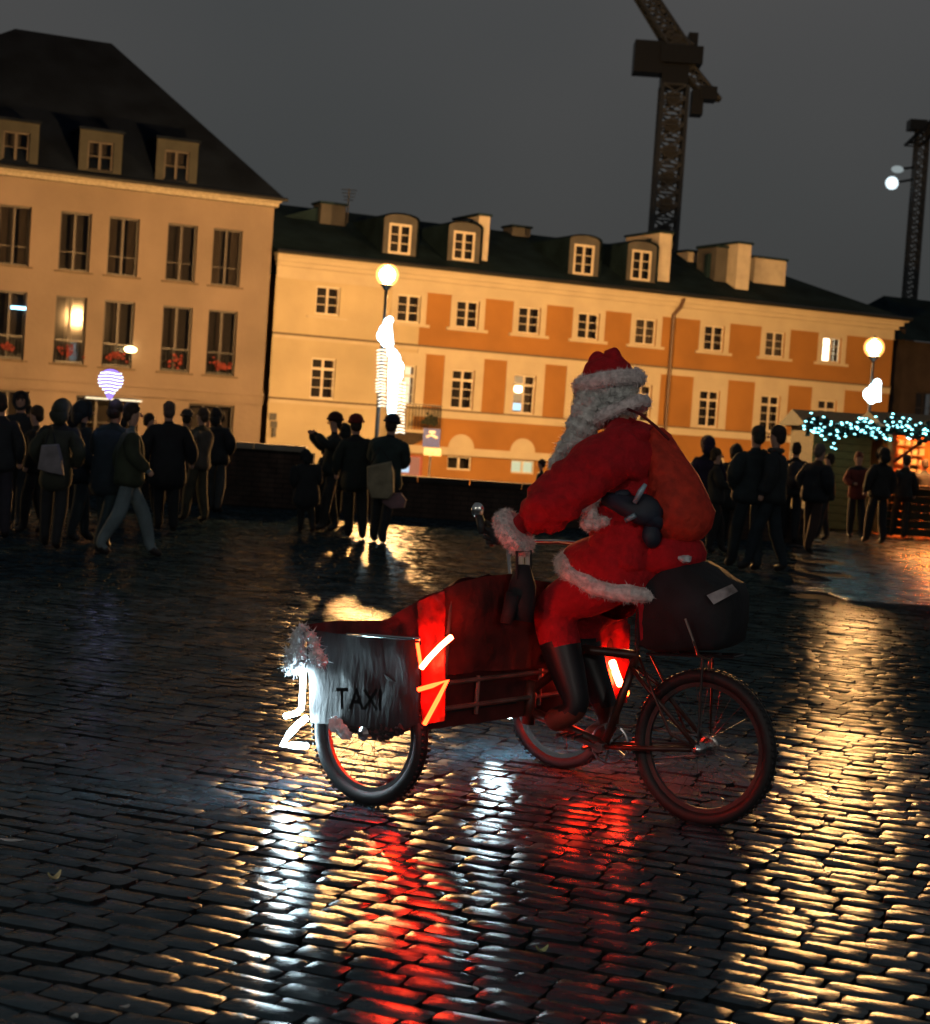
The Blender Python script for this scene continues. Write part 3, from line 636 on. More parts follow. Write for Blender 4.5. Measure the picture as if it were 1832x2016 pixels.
mb = MB(); lattice(mb, (tp.x, CY, -1.5), (tp.x, CY, tp.z), 1.95, 1.95, 30, .17); 
for i in range(15):
    z = -1.5 + (tp.z + 1.5) * (i + .3) / 15; mb.box((tp.x - .5, CY - .4, z), (tp.x + .5, CY + .4, z + .9))
mb.build('mast', CRM, cr, world=True)
def cb(x0, y0, x1, y1, name, m_, dy=1.0):
    a = at(x0, y0, CY); b = at(x1, y1, CY); MB().box((a.x, CY - dy, a.z), (b.x, CY + dy, b.z)).build(name, m_, cr, world=True)
cb(1250, 82, 1303, 148, 'cab', CRD); cb(1300, 92, 1380, 132, 'slewing_platform', CRD, 1.3); cb(1303, 128, 1352, 176, 'turntable', CRD, .9)
cb(1356, 66, 1372, 100, 'winch', CRD, .6)
mb = MB(); lattice(mb, at(1335, 92, CY), at(1238, -60, CY), 1.7, 1.4, 9, .16); lattice(mb, at(1345, 90, CY), at(1318, 58, CY), 1.5, .8, 2, .14)
mb.build('jib', CRM, cr, world=True)
mb = MB(); lattice(mb, at(1338, 118, CY), at(1404, 196, CY), 1.3, 1.1, 4, .14); mb.build('counter_jib', CRM, cr, world=True)
a = at(1378, 172, CY); MB().box((a.x, CY - .9, a.z - 1.0), (a.x + 1.3, CY + .9, a.z)).box((a.x - .6, CY - .8, a.z - 2.2), (a.x + .3, CY + .8, a.z - .3)).build('counterweight', CRD, cr, world=True)
# second crane with floodlight
CY2 = 170.0; t2 = at(1800, 240, CY2); b2x = at(1782, 600, CY2)
c2 = empty('tower_crane', (b2x.x + .6, CY2, -1.5), 0, 'distant slim crane with a white floodlight at the right edge', 'crane')
mb = MB(); lattice(mb, (b2x.x + .4, CY2, -1.5), (b2x.x + .4, CY2, t2.z), 1.05, 1.05, 40, .13); mb.build('mast', CRM, c2, world=True)
mb = MB(); a = at(1790, 236, CY2); b = at(1880, 262, CY2); lattice(mb, at(1800, 285, CY2), at(1900, 190, CY2), 1.4, 1.4, 4, .14); mb.box((a.x, CY2 - .8, b.z), (a.x + 1.6, CY2 + .8, a.z)); mb.build('jib', CRD, c2, world=True)
f = at(1757, 360, CY2); f2 = at(1768, 333, CY2)
mb = MB().ball(f, (.62, .5, .62), 12, 8); mb.build('floodlight', glow('floodlight', (.75, .92, 1), 1.6), c2, world=True, smooth=True)
mb = MB().ball(f2, (.6, .4, .35), 10, 6); mb.build('floodlight', glow('floodlight dim', (.6, .7, .72), .45), c2, world=True, smooth=True)
mb = MB(); mb.tube([f, (b2x.x + .4, CY2, f.z + .6)], .12, 5); mb.tube([f2, (b2x.x + .4, CY2, f2.z + .4)], .12, 5); mb.build('bracket', CRD, c2, world=True)

# ---- parapet ----------------------------------------------------------------
def parapet(x0, x1, Y, h, label, cope):
    root = empty('parapet_wall', ((x0 + x1) / 2, Y, 0), 0, label, 'wall')
    MB().box((x0, Y + .012, -1.6), (x1, Y + .38, h)).build('core', BRICKB, root, world=True)
    L, H_ = .27, .085; mb = MB(); n = int(h / H_)
    for r_ in range(n):
        x = x0 + (r_ % 2) * L / 2
        while x + L < x1:
            d = random.uniform(-.004, .006); mb.box((x + .006, Y - d, r_ * H_ + .006), (x + L - .006, Y + .02, (r_ + 1) * H_ - .006)); x += L
    o = mb.build('brickwork', BRICK, root, world=True); o['kind'] = 'stuff'
    cs_ = MB().box((-.44, -.06, 0), (.44, .44, .10)); cm = mkmesh('coping_stone', cs_.V, cs_.F, cope)
    k = int((x1 - x0) / .9)
    for i in range(k):
        link('coping_stone', cm, root, loc=(x0 + .45 + i * .9 - (x0 + x1) / 2, 0, h + .003 + random.uniform(0, .006)))
xs = at(617, 900, 30.6).x; xr = at(1600, 960, 30.6).x
parapet(-14.5, xs, 30.6, .98, 'taller brick parapet with pale coping behind the left crowd', COPE)
parapet(xs + .02, xr, 30.6, .60, 'low dark brick parapet running behind the cyclist', BRICKB)

# ---- street lamps ------------------------------------------------------------
GL = glow('sodium globe', (1, .505, .165), 13000)
GL2 = glow('sodium globe dim', (1, .58, .20), 7000)
LWH = glow('added fill lamp', (1, .90, .80), 560)
def opal_halo():  # globe shell with the lamp's soft halo put in as emission
    M = bpy.data.materials.new('opal glass'); M.use_nodes = True; t = M.node_tree; t.nodes.clear()
    o = t.nodes.new('ShaderNodeOutputMaterial'); a = t.nodes.new('ShaderNodeBsdfTransparent'); e = t.nodes.new('ShaderNodeEmission'); e.inputs[0].default_value = (1, .42, .10, 1)
    lw = t.nodes.new('ShaderNodeLayerWeight'); lw.inputs[0].default_value = .35; iv = t.nodes.new('ShaderNodeMath'); iv.operation = 'SUBTRACT'; iv.inputs[0].default_value = 1
    pw = t.nodes.new('ShaderNodeMath'); pw.operation = 'MULTIPLY'; pw.inputs[1].default_value = 2.2
    t.links.new(lw.outputs['Facing'], iv.inputs[1]); t.links.new(iv.outputs[0], pw.inputs[0]); t.links.new(pw.outputs[0], e.inputs[1])
    ad = t.nodes.new('ShaderNodeAddShader'); t.links.new(a.outputs[0], ad.inputs[0]); t.links.new(e.outputs[0], ad.inputs[1]); t.links.new(ad.outputs[0], o.inputs[0]); return M
OPAL_HALO = opal_halo()
def street_lamp(p, zbase, rad, gm, label, name='street_lamp', arm=False, group=None):
    root = empty(name, (p.x, p.y, zbase), 0, label, 'street lamp', group)
    h = p.z - zbase
    mb = MB(); mb.tube([(0, 0, 0), (0, 0, .12), (0, 0, .5), (0, 0, .52), (0, 0, 1.1), (0, 0, h - .55), (0, 0, h - .4)], [.2, .19, .13, .1, .075, .05, .06], 12); mb.build('post', BLACKM, root, smooth=True)
    mb = MB(); mb.tube([(0, 0, h - .42), (0, 0, h - rad * .95), (0, 0, h - rad * .8)], [.07, rad * .62, rad * .5], 12); mb.build('lamp_holder', BLACKM, root)
    bl_ = MB().ball((0, 0, h), rad * .74, 20, 12).build('bulb', gm, root, smooth=True)
    MB().ball((0, 0, h), rad * 1.12, 24, 16).build('opal_halo_globe', OPAL_HALO, root, smooth=True)
    mb = MB().tube([(0, 0, h + rad * .9), (0, 0, h + rad * 1.05), (0, 0, h + rad * 1.3)], [rad * .4, rad * .3, .01], 10); mb.build('finial', BLACKM, root)
    return root
L1 = at(763, 541, 50.0); L2 = at(1722, 684, 56.0)
street_lamp(L1, -1.5, .29, GL, 'lit amber globe lamp rising above the garlanded post near the cream house')
street_lamp(L2, -1.5, .29, GL, 'lit amber globe lamp over the market hut at the right')
# unseen lamps added outside the view to light the left house and rider
street_lamp(at(-2900, 480, 46), -1.5, .27, GL2, 'unseen amber globe lamp added left of the corner house')
street_lamp(Vector((-5.5, -5.0, 4.6)), 0, .22, LWH, 'unseen globe lamp added on the square to the left behind the viewer')
street_lamp(Vector((5.0, -7.5, 4.6)), 0, .22, LWH, 'unseen globe lamp added on the square to the right behind the viewer')
# light ornaments on the posts
LED = glow('white led', (.55, .86, 1.0), 13); LEDR = glow('warm led rib', (1, .95, .75), 3.2)
def ornament(pts_head, col, ribsL, ribsR, Y, label, fill):
    c0 = at(*pts_head[0], Y); root = empty('light_ornament', (c0.x, Y, c0.z), 0, label, 'light ornament')
    mb = MB()
    for (x, y, r_) in fill:
        q = at(x, y, Y); mb.ball(q, (r_ * .82 / F_ * Y, .10, r_ * .9 / F_ * Y), 12, 8)
    mb.build('bulb_cluster', LED, root, world=True, smooth=True)
    mb = MB(); mb.tube([at(x, y, Y) for x, y, w_ in col], [w_ / F_ * Y for x, y, w_ in col], 8); mb.build('light_column', LED, root, world=True, smooth=True)
    mb = MB()
    for (x0, x1, y0, y1, n) in ribsL + ribsR:
        for i in range(n):
            y = y0 + (y1 - y0) * i / max(1, n - 1); s = .8 + .4 * math.sin(i * 1.3)
            mb.tube([at(x0, y + 2.5 * s, Y), at((x0 + x1) / 2, y, Y), at(x1, y + 3 * s, Y)], .013, 5)
    mb.build('light_ribs', LEDR, root, world=True)
    return root
Yo = 49.6
ornament([(757, 650)], [(765, 628, 6), (762, 640, 9), (768, 676, 7), (768, 700, 4)], [(742, 762, 688, 740, 9), (740, 760, 746, 770, 5), (745, 760, 776, 798, 4)], [], Yo, 'white glowing seahorse shaped ornament, upper one on the lamp post', [(757, 650, 12), (754, 661, 14), (760, 672, 12), (763, 640, 11), (768, 630, 8)])
ornament([(780, 725)], [(772, 690, 5), (774, 745, 9), (772, 800, 8), (771, 835, 7), (771, 852, 5)], [], [(778, 799, 752, 800, 8), (778, 797, 806, 850, 8)], Yo - .25, 'white glowing seahorse shaped ornament, lower one with a thick bright trunk', [(778, 705, 13), (783, 722, 15), (781, 738, 15), (774, 696, 11)])
ornament([(1715, 775)], [(1728, 750, 7), (1730, 790, 5)], [(1716, 1736, 832, 878, 8)], [], 55.5, 'white glowing crescent ornament below the right-hand lamp', [(1712, 776, 14), (1717, 784, 12), (1722, 766, 13), (1728, 755, 10)])

# ---- market huts --------------------------------------------------------------
HUTW = mat('olive hut boards', (.05, .045, .022), rough=.8, var=.3, nscale=4, stretch=(1, 1, 8)); HUTR = mat('dark hut roof', (.03, .045, .04), rough=.8)
GARG = mat('fir garland', (.01, .03, .022), rough=.9); LEDT = glow('teal fairy light', (.30, .9, 1), 9)
def hut(x0, x1, Y, yt, label, open_=False, depth=2.6):
    a = at(x0, yt, Y); b = at(x1, yt, Y); zt = (a.z + b.z) / 2
    root = empty('market_hut', ((a.x + b.x) / 2, Y, 0), 0, label, 'market stall'); W = (b.x - a.x) / 2
    n = int(zt / .16)
    if not open_:
        bm_ = MB().box((-W, -.02, .004), (W, .0, .152)); me_ = mkmesh('board', bm_.V, bm_.F, mat('olive boards brightened', (.34, .27, .09), rough=.8, var=.3, nscale=4, stretch=(1, 1, 8)))  # front boards: the hut's olive made brighter, light put into the colour
        for i in range(int((zt - .25) / .16)): link('board', me_, root, loc=(0, random.uniform(-.004, .004), i * .16 + .05))
        MB().box((-W, .012, .03), (W, depth, zt - .2)).build('hut_body', HUTW, root)
    else:
        mb = MB(); mb.box((-W, .0, .03), (-W + .08, depth, zt - .2)); mb.box((W - .08, 0, .03), (W, depth, zt - .2)); mb.box((-W + .08, depth - .08, .03), (W - .08, depth, zt - .2)); mb.build('hut_body', mat('orange glow board', (.85, .30, .07), rough=.7, var=.2), root)  # orange glow of the interior also put into the board colour
        bm_ = MB().box((-W, -.03, .004), (W, .0, .152)); me_ = mkmesh('board', bm_.V, bm_.F, HUTW)
        for i in range(6): link('board', me_, root, loc=(0, 0, i * .16 + .05))
        MB().box((-W, -.35, 1.02), (W, .25, 1.07)).build('counter', mat('counter wood', (.10, .06, .03), rough=.5), root)
        mb = MB()
        for k in range(4): mb.box((-W + .65, depth - .35, 1.25 + k * .2), (-W + 1.25, depth - .12, 1.27 + k * .2))
        sh = mb.build('shelf', mat('shelf board', (.3, .2, .1), rough=.6), root)
        mb = MB()
        for k in range(4):
            for q in range(4): mb.box((-W + .68 + q * .15, depth - .33, 1.275 + k * .2), (-W + .78 + q * .15, depth - .2, 1.275 + k * .2 + random.uniform(.08, .14)))
        mb.build('goods', mat('pale goods', (.75, .7, .5), rough=.6), sh)['kind'] = 'stuff'
        MB().box((-W + .5, .4, zt - .32), (W - .5, .5, zt - .27)).build('tube_light', glow('hut light', (1, .32, .07), 420), root)
        mb = MB(); mb.tube([(-W + .05, -.02, 1.5), (-W + .85, -.02, zt - .28)], .035, 6); mb.build('strut', mat('dark red wood', (.12, .02, .012), rough=.6), root)
    mb = MB(); mb.add([(-W - .25, -.45, zt - .28), (W + .25, -.45, zt - .28), (W + .25, depth / 2, zt + .06), (-W - .25, depth / 2, zt + .06), (W + .25, depth + .3, zt - .28), (-W - .25, depth + .3, zt - .28)], [(0, 1, 2, 3), (3, 2, 4, 5), (0, 3, 5), (1, 4, 2)]); mb.build('roof', HUTR, root)
    MB().box((-W - .25, -.5, zt - .42), (W + .25, -.45, zt - .28)).build('fascia', mat('fascia red', (.25, .04, .02), rough=.7) if open_ else HUTR, root)
    g = MB(); l = MB(); n = int((2 * W + .5) * 30)
    for i in range(n):
        x = -W - .3 + (2 * W + .6) * i / n
        c = Vector((x + random.gauss(0, .04), -.58 + random.gauss(0, .05), zt - .32 + .06 * math.sin(x * 5) + random.gauss(0, .07)))
        for q in range(4): g.ball(c + Vector((random.gauss(0, .05), random.gauss(0, .05), random.gauss(0, .06))), .05, 5, 3, .5)
        for q in range(2):
            c2_ = c + Vector((random.gauss(0, .06), -.07, random.gauss(0, .10))); l.ball(c2_, (.030, .016, .009), 5, 4)
    ga = g.build('garland', GARG, root); l.build('fairy_lights', LEDT, ga)['kind'] = 'stuff'; ga['kind'] = 'stuff'
    return root
hut(1606, 1722, 36.5, 815, 'closed olive market hut with teal fairy lights under its eave')
hut(1762, 1960, 35.5, 822, 'open market hut glowing orange inside behind the crowd', True)

# ================================================================== RICKSHAW
Rr = G(1375, 1625); Nn = G(720, 1585); Fr = G(1098, 1512)
print('rear', Rr, 'near', Nn, 'far', Fr)
trk = Fr - Nn; TW = trk.length; el = trk.normalized(); ef = Vector((-el.y, el.x, 0))       # el: to the far side, ef: forwards (left)
mid = (Nn + Fr) / 2
er_ = (mid - Rr); er_.z = 0; er_.normalize(); ln_ = Vector((-er_.y, er_.x, 0))
if ln_.y > 0: ln_ = -ln_                                                          # ln_: rider's left, towards the viewer
print('track', TW, 'front heading', math.degrees(math.atan2(ef.y, -ef.x)), 'rear heading', math.degrees(math.atan2(er_.y, -er_.x)))
trike = empty('cargo_tricycle', Rr, 0, 'passenger tricycle with TAXI box and neon bolts, ridden across the wet square', 'tricycle')
Z = Vector((0, 0, 1))
def FP(x, y, lat=0.0, back=None):     # photo point -> plane of the near box side (lat metres towards far side)
    return onplane(x, y, Nn + el * lat, el)
def BP(x, y, f_=-.31):                # photo point -> plane of the box's rear face
    return onplane(x, y, Nn + ef * f_, ef)
def SP(x, y, l=0.0):                  # photo point -> rider's plane, l towards viewer
    return onplane(x, y, Rr + ln_ * l, ln_)
TYRE_H = mat('dusty tyre wall', (.03, .03, .03), rough=.7)
def wheel(c, rad, head, tw, parent, spokes=28, rimm=STEEL, label=None):
    ax = Vector((-head.y, head.x, 0)); N = 48
    pt = lambda r_, a, o=0: c + (head * math.cos(a) + Z * math.sin(a)) * r_ + ax * o
    mb = MB(); mb.tube([pt(rad - tw / 2, 2 * math.pi * k / N) for k in range(N)], tw / 2, 10, closed=True)
    for k in range(72):
        for o_ in (-.35, .35):
            q = pt(rad - .002, 2 * math.pi * (k + (.5 if o_ > 0 else 0)) / 72, o_ * tw); d = (q - c).normalized(); t_ = d.cross(ax).normalized()
            s_ = .006; V = [q + t_ * sx_ * s_ + ax * sy * s_ * 1.3 + d * sz * .0022 for sx_, sy, sz in ((-1, -1, -1), (1, -1, -1), (1, 1, -1), (-1, 1, -1), (-1, -1, 1), (1, -1, 1), (1, 1, 1), (-1, 1, 1))]
            mb.add(V, [(4, 5, 6, 7), (0, 1, 5, 4), (1, 2, 6, 5), (2, 3, 7, 6), (3, 0, 4, 7)])
    rimr = rad - tw - .004
    rm = MB()
    V = []; prof = [(rimr + .014, -.013), (rimr + .014, .013), (rimr - .012, .009), (rimr - .012, -.009)]
    for k in range(N):
        for (r_, o_) in prof: V.append(pt(r_, 2 * math.pi * k / N, o_))
    Fc = [(k * 4 + j, k * 4 + (j + 1) % 4, ((k + 1) % N) * 4 + (j + 1) % 4, ((k + 1) % N) * 4 + j) for k in range(N) for j in range(4)]
    rm.add(V, Fc)
    w_ = mb.build('tyre', RUBBER, parent, world=True, smooth=True)
    return w_, rm, pt, rimr
def full_wheel(c, rad, head, tw, rimm, spm=STEEL):
    hub = MB(); ax = Vector((-head.y, head.x, 0)); hub.tube([c - ax * .06, c - ax * .045, c - ax * .044, c + ax * .044, c + ax * .045, c + ax * .06], [.012, .03, .018, .018, .03, .012], 12)
    wo = hub.build('wheel', STEEL, trike, world=True)
    t_, rm, pt, rr_ = wheel(c, rad, head, tw, wo)
    rm.build('rim', rimm, wo, world=True, smooth=False)
    sp = MB()
    for k in range(28):
        a = 2 * math.pi * k / 28; o_ = .035 if k % 2 else -.035; b = a + (.5 if k % 4 < 2 else -.5)
        sp.tube([pt(.028, b, o_), pt(rr_ - .01, a, 0)], .0011, 4, cap=False)
    sp.build('spokes', spm, wo, world=True)
    return wo
DRIM = mat('dull rim', (.06, .055, .055), rough=.5, metal=.5)
hd_ = Matrix.Rotation(-R(7), 3, 'Z') @ er_
if abs(hd_.x) > abs(er_.x): hd_ = Matrix.Rotation(R(7), 3, 'Z') @ er_
full_wheel(Rr + Z * .326, .326, hd_, .058, DRIM, BLACKM)
full_wheel(Nn + Z * .30, .30, ef, .062, DRIM, BLACKM)
full_wheel(Fr + Z * .30, .30, ef, .054, CHROME, BLACKM)
ax_ = MB(); ax_.tube([Nn + Z * .30 + el * .03, Fr + Z * .30 - el * .03], .016, 8); 
ax_.build('front_axle', BLACKM, trike, world=True)
# rear frame
FRM = mat('dark red bronze frame', (.045, .016, .011), rough=.4, var=.4)
bb = SP(1190, 1468); st_top = SP(1255, 1290); sad = SP(1262, 1140); hubc = Rr + Z * .326; pv = mid + Z * .46 - ef * .30
mb = MB(); mb.tube([bb, st_top], .019, 10); mb.tube([st_top, SP(1150, 1278), pv], .02, 10); mb.tube([bb, pv - Z * .08], .022, 10); mb.tube([pv + Z * .05, pv - Z * .14], .028, 10)
for s in (-.065, .065):
    mb.tube([bb + ln_ * s * .5, bb.lerp(hubc, .35) + ln_ * s, hubc + ln_ * s], .011, 8); mb.tube([SP(1248, 1312) + ln_ * s * .4, SP(1285, 1350) + ln_ * s, hubc + ln_ * s], .010, 8)
    mb.tube([SP(1270, 1290) + ln_ * s, SP(1305, 1370) + ln_ * s * 1.3, SP(1335, 1440) + ln_ * s * 1.3, hubc + ln_ * s * 1.1], .006, 6)
mb.build('frame', FRM, trike, world=True, smooth=True)
MB().tube([st_top, sad - Z * .03], .013, 8).build('seat_post', CHROME, trike, world=True, smooth=True)
mb = MB()
sd_pts = [sad - er_ * .12, sad - er_ * .02, sad + er_ * .08, sad + er_ * .17]; mb.tube(sd_pts, [.085, .085, .05, .025], 12)
for i, v in enumerate(mb.V): mb.V[i] = Vector((v.x, v.y, sad.z - .02 + (v.z - sad.z) * .4))
mb.build('saddle', mat('saddle leather', (.02, .015, .013), rough=.5), trike, world=True, smooth=True)
# cranks, chainring, pedals
pedL = SP(1122, 1448, .17); pedR = SP(1170, 1474, -.17)
mb = MB(); mb.tube([bb - ln_ * .07, bb + ln_ * .07], .022, 10); mb.tube([bb + ln_ * .075, SP(1122, 1448, .10)], .010, 6); mb.tube([bb - ln_ * .075, SP(1170, 1474, -.10)], .010, 6)
rg = [bb - ln_ * .06 + (er_ * math.cos(2 * math.pi * k / 36) + Z * math.sin(2 * math.pi * k / 36)) * .085 for k in range(36)]; mb.tube(rg, .005, 5, closed=True)
for k in range(5): mb.tube([bb - ln_ * .06, rg[k * 7]], .006, 4)
mb.build('crankset', STEEL, trike, world=True)
for pd in (pedL, pedR):
    q = MB()
    for s in (-1, 1): q.tube([pd + er_ * s * .035 - ln_ * .045, pd + er_ * s * .035 + ln_ * .045], .008, 6)
    q.tube([pd - ln_ * .05, pd + ln_ * .05], .008, 6); q.build('pedal', BLACKM, trike, world=True)
ch = MB(); a0 = bb - ln_ * .06; b0 = hubc - ln_ * .06
ch.tube([a0 + Z * .085, b0 + Z * .035], .004, 5); ch.tube([a0 - Z * .085, b0 - Z * .035], .004, 5)
cass = [b0 + (er_ * math.cos(2 * math.pi * k / 20) + Z * math.sin(2 * math.pi * k / 20)) * .035 for k in range(20)]; ch.tube(cass, .008, 5, closed=True); ch.build('chain', STEEL, trike, world=True)
mb = MB(); mb.tube([hubc + ln_ * .05, hubc + ln_ * .09], [.03, .02], 12); mb.box
mb.build('hub_cap', CHROME, trike, world=True, smooth=True)
# rack
rk0 = SP(1285, 1285); rk1 = SP(1455, 1292); mb = MB()
for s in (-.06, .06): mb.tube([rk0 + ln_ * s, rk1 + ln_ * s], .006, 6); mb.tube([rk1.lerp(rk0, .35) + ln_ * s, hubc + ln_ * s * 1.2], .005, 6)
for k in range(5): q = rk0.lerp(rk1, k / 4); mb.tube([q - ln_ * .06, q + ln_ * .06], .005, 5)
mb.build('rack', BLACKM, trike, world=True)
# front box : chassis rails
RAIL = mat('worn chassis steel', (.20, .17, .15), rough=.4, metal=.6, var=.4)
def lat(p, l): return p + el * l
BX0 = -.31; BX1 = .33
cb_ = lambda f_, l_, z_: Nn + ef * f_ + el * l_ + Z * z_
mb = MB()
LF = TW + .06
for z_ in (.545, .44): mb.tube([cb_(BX0, .02, z_), cb_(BX0, LF, z_)], .011, 8)
for l_ in (.30, .75, 1.15): mb.tube([cb_(BX0, l_, .40), cb_(BX0, l_, .56)], .010, 8)
for l_ in (.07, LF - .07):
    mb.tube([cb_(BX0, l_, .40), cb_(BX1, l_, .40)], .012, 8); mb.tube([cb_(BX0, l_, .40), cb_(BX0, l_, .88)], .012, 8); mb.tube([cb_(BX1, l_, .40), cb_(BX1, l_, .68)], .012, 8)
mb.tube([cb_(BX1, .03, .40), cb_(BX1, LF, .40)], .012, 8); mb.tube([cb_(0, .03, .40), cb_(0, LF, .40)], .012, 8)
for l_ in (.05, LF - .05): mb.tube([cb_(0, l_, .40), cb_(0, l_, .30)], .016, 8)
mb.build('chassis', RAIL, trike, world=True)
MB().box((0, 0, 0), (1, 1, 1))
fl_ = MB(); P8 = [cb_(BX0 + .02, .05, .415), cb_(BX1 - .02, .05, .415), cb_(BX1 - .02, LF - .05, .415), cb_(BX0 + .02, LF - .05, .415)]
fl_.add(P8 + [p + Z * .02 for p in P8], [(0, 1, 2, 3), (7, 6, 5, 4), (0, 4, 5, 1), (1, 5, 6, 2), (2, 6, 7, 3), (3, 7, 4, 0)]); fl_.build('floor_board', BLACKM, trike, world=True)
# bench seat
sb = MB(); zz = .56
P8 = [cb_(BX0 + .04, .10, zz), cb_(.12, .10, zz), cb_(.12, LF - .10, zz), cb_(BX0 + .04, LF - .10, zz)]
sb.add(P8 + [p + Z * .09 for p in P8], [(0, 1, 2, 3), (7, 6, 5, 4), (0, 4, 5, 1), (1, 5, 6, 2), (2, 6, 7, 3), (3, 7, 4, 0)])
REDF = mat('dark red plush', (.09, .006, .008), rough=.85, var=.5, nscale=14, bump=.004, bscale=50, sheen=.4)
sb.build('bench_seat', REDF, trike, world=True)
# cloth sheets from outline rows
def sheet(rows, m_, name, parent, fold=.012, fs=9, thick=.006, nrm=None, label=None):
    """rows: list of polylines with equal counts (world points)"""
    n = len(rows[0]); V = []
    for i, r_ in enumerate(rows):
        for j, p in enumerate(r_):
            k = mnoise.noise(p * fs) + .5 * mnoise.noise(p * fs * 2.7)
            V.append(p + nrm * (k * fold))
    Fc = [(i * n + j, i * n + j + 1, (i + 1) * n + j + 1, (i + 1) * n + j) for i in range(len(rows) - 1) for j in range(n - 1)]
    off = len(V); V2 = V + [v - nrm * thick for v in V]; F2 = Fc + [tuple(k + off for k in reversed(f)) for f in Fc]
    mb = MB(); mb.add(V2, F2)
    return mb.build(name, m_, parent, world=True, smooth=True, label=label)
def lerp_rows(top, bot, nr, nc):
    """top/bot polylines (any count) resampled"""
    def rs(pl, n):
        L = [0]
        for a, b in zip(pl, pl[1:]): L.append(L[-1] + (b - a).length)
        o = []
        for i in range(n):
            t = L[-1] * i / (n - 1); k = max(j for j in range(len(L)) if L[j] <= t + 1e-9); k = min(k, len(pl) - 2)
            o.append(pl[k].lerp(pl[k + 1], (t - L[k]) / max(1e-9, L[k + 1] - L[k])))
        return o
    a, b = rs(top, nc), rs(bot, nc)
    return [[a[j].lerp(b[j], i / (nr - 1)) for j in range(nc)] for i in range(nr)]
GREYP = mat('dirty clear vinyl over grey', (.020, .019, .022), rough=.55, var=.4, nscale=9, bump=.004, bscale=16, stretch=(2.5, 2.5, .7))
lp = -.035
top = [FP(x, y, lp) for x, y in ((604, 1238), (660, 1248), (740, 1253), (800, 1260), (828, 1262))]
bot = [FP(x, y, lp) for x, y in ((612, 1424), (660, 1426), (740, 1434), (790, 1440), (824, 1424))]
side = sheet(lerp_rows(top, bot, 14, 26), GREYP, 'side_panel', trike, .010, 8, nrm=-el, label='grey side panel lettered TAXI')
# letters TAXI as flat dark print, slightly proud
def letter_strokes(ch_):
    return {'T': [((0, 1), (1, 1)), ((.5, 1), (.5, 0))], 'A': [((0, 0), (.5, 1)), ((.5, 1), (1, 0)), ((.22, .36), (.78, .36))], 'X': [((0, 0), (1, 1)), ((0, 1), (1, 0))], 'I': [((.5, 0), (.5, 1))]}[ch_]
mb = MB(); xb = 672; sc_l = 36
inkp = lambda u_, v_, x0_, w_: FP(x0_ + u_ * w_, 1394 - v_ * sc_l + (x0_ - 672) * .03, lp - .036)
for ch_, x0_, w_ in (('T', 664, 20), ('A', 690, 24), ('X', 719, 22), ('I', 742, 14)):
    for (a, b) in letter_strokes(ch_):
        p, q = inkp(*a, x0_, w_), inkp(*b, x0_, w_); d = (q - p).normalized(); s_ = d.cross(el).normalized() * .0075
        mb.add([p - s_ - d * .006, p + s_ - d * .006, q + s_ + d * .006, q - s_ + d * .006], [(0, 1, 2, 3)])
mb.build('lettering', mat('black print', (.004, .004, .005), rough=.5), side, world=True)
MB().tube([FP(684, 1249, lp - .03), FP(740, 1252, lp - .03), FP(800, 1257, lp - .03), FP(828, 1258, lp - .03)], .0075, 8).build('hand_rail', CHROME, trike, world=True, smooth=True)
# red side drape above the panel
REDT = mat('red tarpaulin', (.30, .012, .008), rough=.5, var=.85, nscale=11, bump=.014, bscale=12)
top = [FP(x, y, .0) for x, y in ((604, 1230), (660, 1222), (760, 1222), (800, 1196), (840, 1172), (872, 1162))]
bot = [FP(x, y, .0) for x, y in ((606, 1246), (660, 1252), (740, 1258), (790, 1262), (830, 1290), (876, 1330))]
sheet(lerp_rows(top, bot, 8, 28), REDF, 'side_drape', trike, .016, 12, nrm=-el)
top = [FP(x, y, -.02) for x, y in ((822, 1186), (850, 1172), (876, 1164))]; bot = [FP(x, y, -.02) for x, y in ((832, 1428), (850, 1424), (873, 1420))]
sheet(lerp_rows(top, bot, 22, 8), REDT, 'corner_panel', trike, .012, 10, nrm=-el, label='red corner panel lit by a neon bolt')
# top cover going back, and rear fabric
def two(a, b, n): return [a.lerp(b, i / (n - 1)) for i in range(n)]
bt = [BP(x, y, BX0 - .01) for x, y in ((874, 1162), (905, 1146), (960, 1134), (1010, 1130), (1090, 1150), (1170, 1140), (1228, 1150))]
bb_ = [cb_(BX0 - .01, l_, .575 + .012 * math.sin(l_ * 9)) for l_ in (.02, .3, .6, .9, 1.1, 1.3, LF)]
sheet(lerp_rows(bt, bb_, 22, 44), mat('dark red seat cover', (.075, .010, .008), rough=.85, var=.75, nscale=6, bump=.006, bscale=22), 'rear_cover', trike, .022, 6, nrm=-ef)
sheet(lerp_rows([cb_(BX0 + .03, l_, .60) for l_ in (.02, LF)], [cb_(BX0 + .02, l_, .355) for l_ in (.02, LF + .02)], 6, 30), mat('dark red lower skirt', (.09, .012, .010), rough=.8, var=.5, nscale=9), 'lower_skirt', trike, .012, 7, nrm=-ef)
tp_ = [p + ef * .012 for p in bt]; fr_ = [cb_(.05, l_, .70 + .03 * math.sin(l_ * 7)) for l_ in (.02, .3, .6, .9, 1.1, 1.3, LF)]
sheet(lerp_rows(tp_, fr_, 12, 40), REDF, 'seat_back_cover', trike, .02, 7, nrm=Z)
